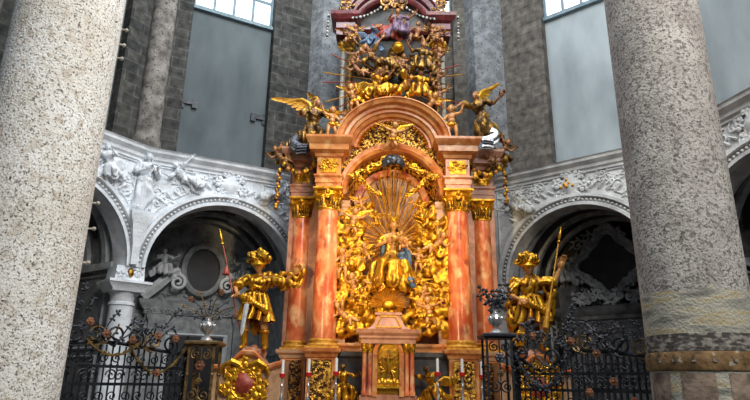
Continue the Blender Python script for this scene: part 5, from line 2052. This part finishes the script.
for x, z in ((.55, 2.28), (.95, 2.22), (1.35, 2.3), (1.4, 1.78), (.3, 2.42), (1.65, 2.28)):
    tag(obj('rose', rose_mb((x, -.08, z), .055), 'rose', e), 'copper-coloured rose')
# right
e, L, rnd = screen('black wrought-iron screen with leafy scrolls between urn post and right pillar', (2.22, -4.7), (3.72, -6.05), lambda x: 2.12 - .28 * math.exp(-((x - .45) * 3.2) ** 2) + .06 * math.sin(x * 2), 24, 6)
for (x0, z0, x1, z1, am) in ((.0, 2.25, .35, 2.62, .07), (.1, 2.2, .5, 2.45, -.09), (.2, 2.55, .55, 2.35, .06), (.5, 2.2, 1.0, 2.6, .09), (.75, 2.3, 1.35, 2.55, -.1), (1.0, 2.5, 1.75, 2.35, .09), (1.2, 2.2, 1.9, 2.3, .08), (0, 1.9, .5, 1.55, .08), (.5, 1.55, .9, 2.1, .08), (.85, 2.4, 1.05, 2.85, .05)):
    obj('vine', vine_mb(wave(x0, z0, x1, z1, am), .013, rnd, .07, 3), 'leafdark', e)
pts = [V((.02 + .9 * k / 16, -.07, 2.15 - .5 * 4 * (k / 16) * (1 - k / 16))) for k in range(17)]
tag(obj('garland', vine_mb(pts, .02, rnd, .065, 2), 'leafdark', e), 'sagging leafy garland')
for x, z in ((.95, 2.3), (1.3, 2.12), (1.5, 1.75), (1.15, 1.6), (1.75, 1.5), (.35, 2.4)):
    tag(obj('rose', rose_mb((x, -.08, z), .055), 'rose', e), 'copper-coloured rose')


def urn_post(loc, h, w, lb, lb_u, lb_f, mk, seed, bright):
    e = thing('iron_post', lb, 'post', loc)
    for sx in (-1, 1):
        for sy in (-1, 1):
            m = MB()
            m.box((sx * w, sy * w, h / 2), (.017, .017, h / 2))
            m.ell((sx * w, sy * w, h - .45), .03, None, 8, 6)
            obj('upright', m, mk, e)
    m = MB()
    m.stack(0, 0, [(w + .03, w + .03, h - .03), (w + .07, w + .07, h), (w + .07, w + .07, h + .03), (w + .04, w + .04, h + .05)])
    obj('top_plate', m, mk, e, 20)
    for z in (.2, 1.3):
        m = MB()
        m.stack(0, 0, [(w + .01, w + .01, z), (w + .01, w + .01, z + .03)])
        obj('ring', m, mk, e, 20)
    rnd = random.Random(seed)
    m = MB()
    for sg in (-1, 1):
        m.tube(spiral(sg * w * .45, h - .75, w * .5, 1.6, sg, PI / 2, -w), .012, 5)
        m.tube(spiral(sg * w * .45, h - .16, w * .42, 1.6, -sg, PI / 2, -w), .012, 5)
        m.tube(spiral(sg * w * .45, 1.15, w * .5, 1.6, sg, PI / 2, -w), .012, 5)
    m.tube([(0, -w, 1.3), (0, -w, h)], .01, 5)
    obj('scroll', m, mk, e)
    obj('rose', rose_mb((0, -w - .01, h - .32), .075), 'rose' if bright else 'lead', e)
    obj('rose', rose_mb((0, -w - .01, h - .55), .05), 'iron_gilt', e)
    u = thing('urn', lb_u, 'urn', V(loc) + V((0, 0, h + .05)))
    m = MB()
    m.lathe([(.1, 0), (.1, .02), (.075, .05), (.035, .09), (.035, .11), (.09, .17), (.115, .23), (.1, .29), (.06, .32), (.055, .35), (.08, .38), (.07, .38), (.04, .34)], 20)
    obj('vase', m, 'silver', u)
    m = MB()
    for k in range(10):
        t = 2 * PI * k / 10
        m.cap((.085 * math.cos(t), .085 * math.sin(t), .16), (.115 * math.cos(t), .115 * math.sin(t), .25), .014, .02, 6)
    obj('gadroons', m, 'silver', u)
    b = thing('metal_bouquet', lb_f, 'bouquet', V(loc) + V((0, 0, h + .38)))
    for k in range(9):
        t = PI * (k + .5) / 9 if bright else PI / 2 + (k - 4) * .17
        L = rnd.uniform(.34, .5)
        pts = [V((math.cos(t) * L * j / 8 * (1 + .15 * math.sin(j)), .05 * math.sin(k * 3 + j * .3), math.sin(t) * L * j / 8)) for j in range(9)]
        obj('stem', vine_mb(pts, .008, rnd, .045 if bright else .085, 3), 'iron_gilt' if bright and k % 2 else 'leafdark', b)
        if bright and k % 3 == 0:
            obj('flower', rose_mb(pts[-1], .045), 'rose', b)
    return e


urn_post((-2.63, -4.6, 0), 2.22, .19, 'open iron cage post with scrolls under the left silver urn', 'silver urn on the left iron post', 'metal bouquet of thin stems and roses in the left urn', 'iron_gilt', 3, True)
urn_post((1.95, -4.6, 0), 2.4, .19, 'dark open iron cage post under the right silver urn', 'silver urn on the right iron post before red column', 'black leafy metal bouquet in the right urn', 'iron', 4, False)
# ------------------------------------------------------------------ light
w = bpy.data.worlds.new('world')
bpy.context.scene.world = w
w.use_nodes = True
w.node_tree.nodes['Background'].inputs[0].default_value = (.62, .74, .9, 1)
w.node_tree.nodes['Background'].inputs[1].default_value = .25


def area(name, loc, target, size, e, c):
    l = bpy.data.lights.new(name, 'AREA')
    l.energy, l.size, l.color = e, size, c
    o = bpy.data.objects.new(name, l)
    col.objects.link(o)
    o.location = loc
    o.rotation_euler = (V(target) - V(loc)).to_track_quat('-Z', 'Y').to_euler()


def spot(name, loc, target, e, c, ang, blend=.5, rad=.25):
    l = bpy.data.lights.new(name, 'SPOT')
    l.energy, l.color, l.spot_size, l.spot_blend, l.shadow_soft_size = e, c, R(ang), blend, rad
    o = bpy.data.objects.new(name, l)
    col.objects.link(o)
    o.location = loc
    o.rotation_euler = (V(target) - V(loc)).to_track_quat('-Z', 'Y').to_euler()


area('daylight', (5, -15, 13), (-3, 0, 4), 6, 2100, (1, .97, .92))
area('cool_area_above', (-1, -4, 15), (-3.5, 2, 6), 4, 800, (.85, .93, 1))
area('cool_area_above', (4, -4, 15), (5, 1, 6), 4, 450, (.9, .95, 1))  # extra light added to brighten the right-hand stucco
spot('altar_lamp', (-2.6, -8.5, 3.2), (.45, 0, 4.6), 2100, (1, .74, .38), 34)
spot('altar_lamp', (3.4, -8.5, 4.2), (.45, 0, 5.2), 1700, (1, .75, .4), 34)
sc = bpy.context.scene
sc.view_settings.view_transform = 'Standard'
sc.view_settings.exposure = 0
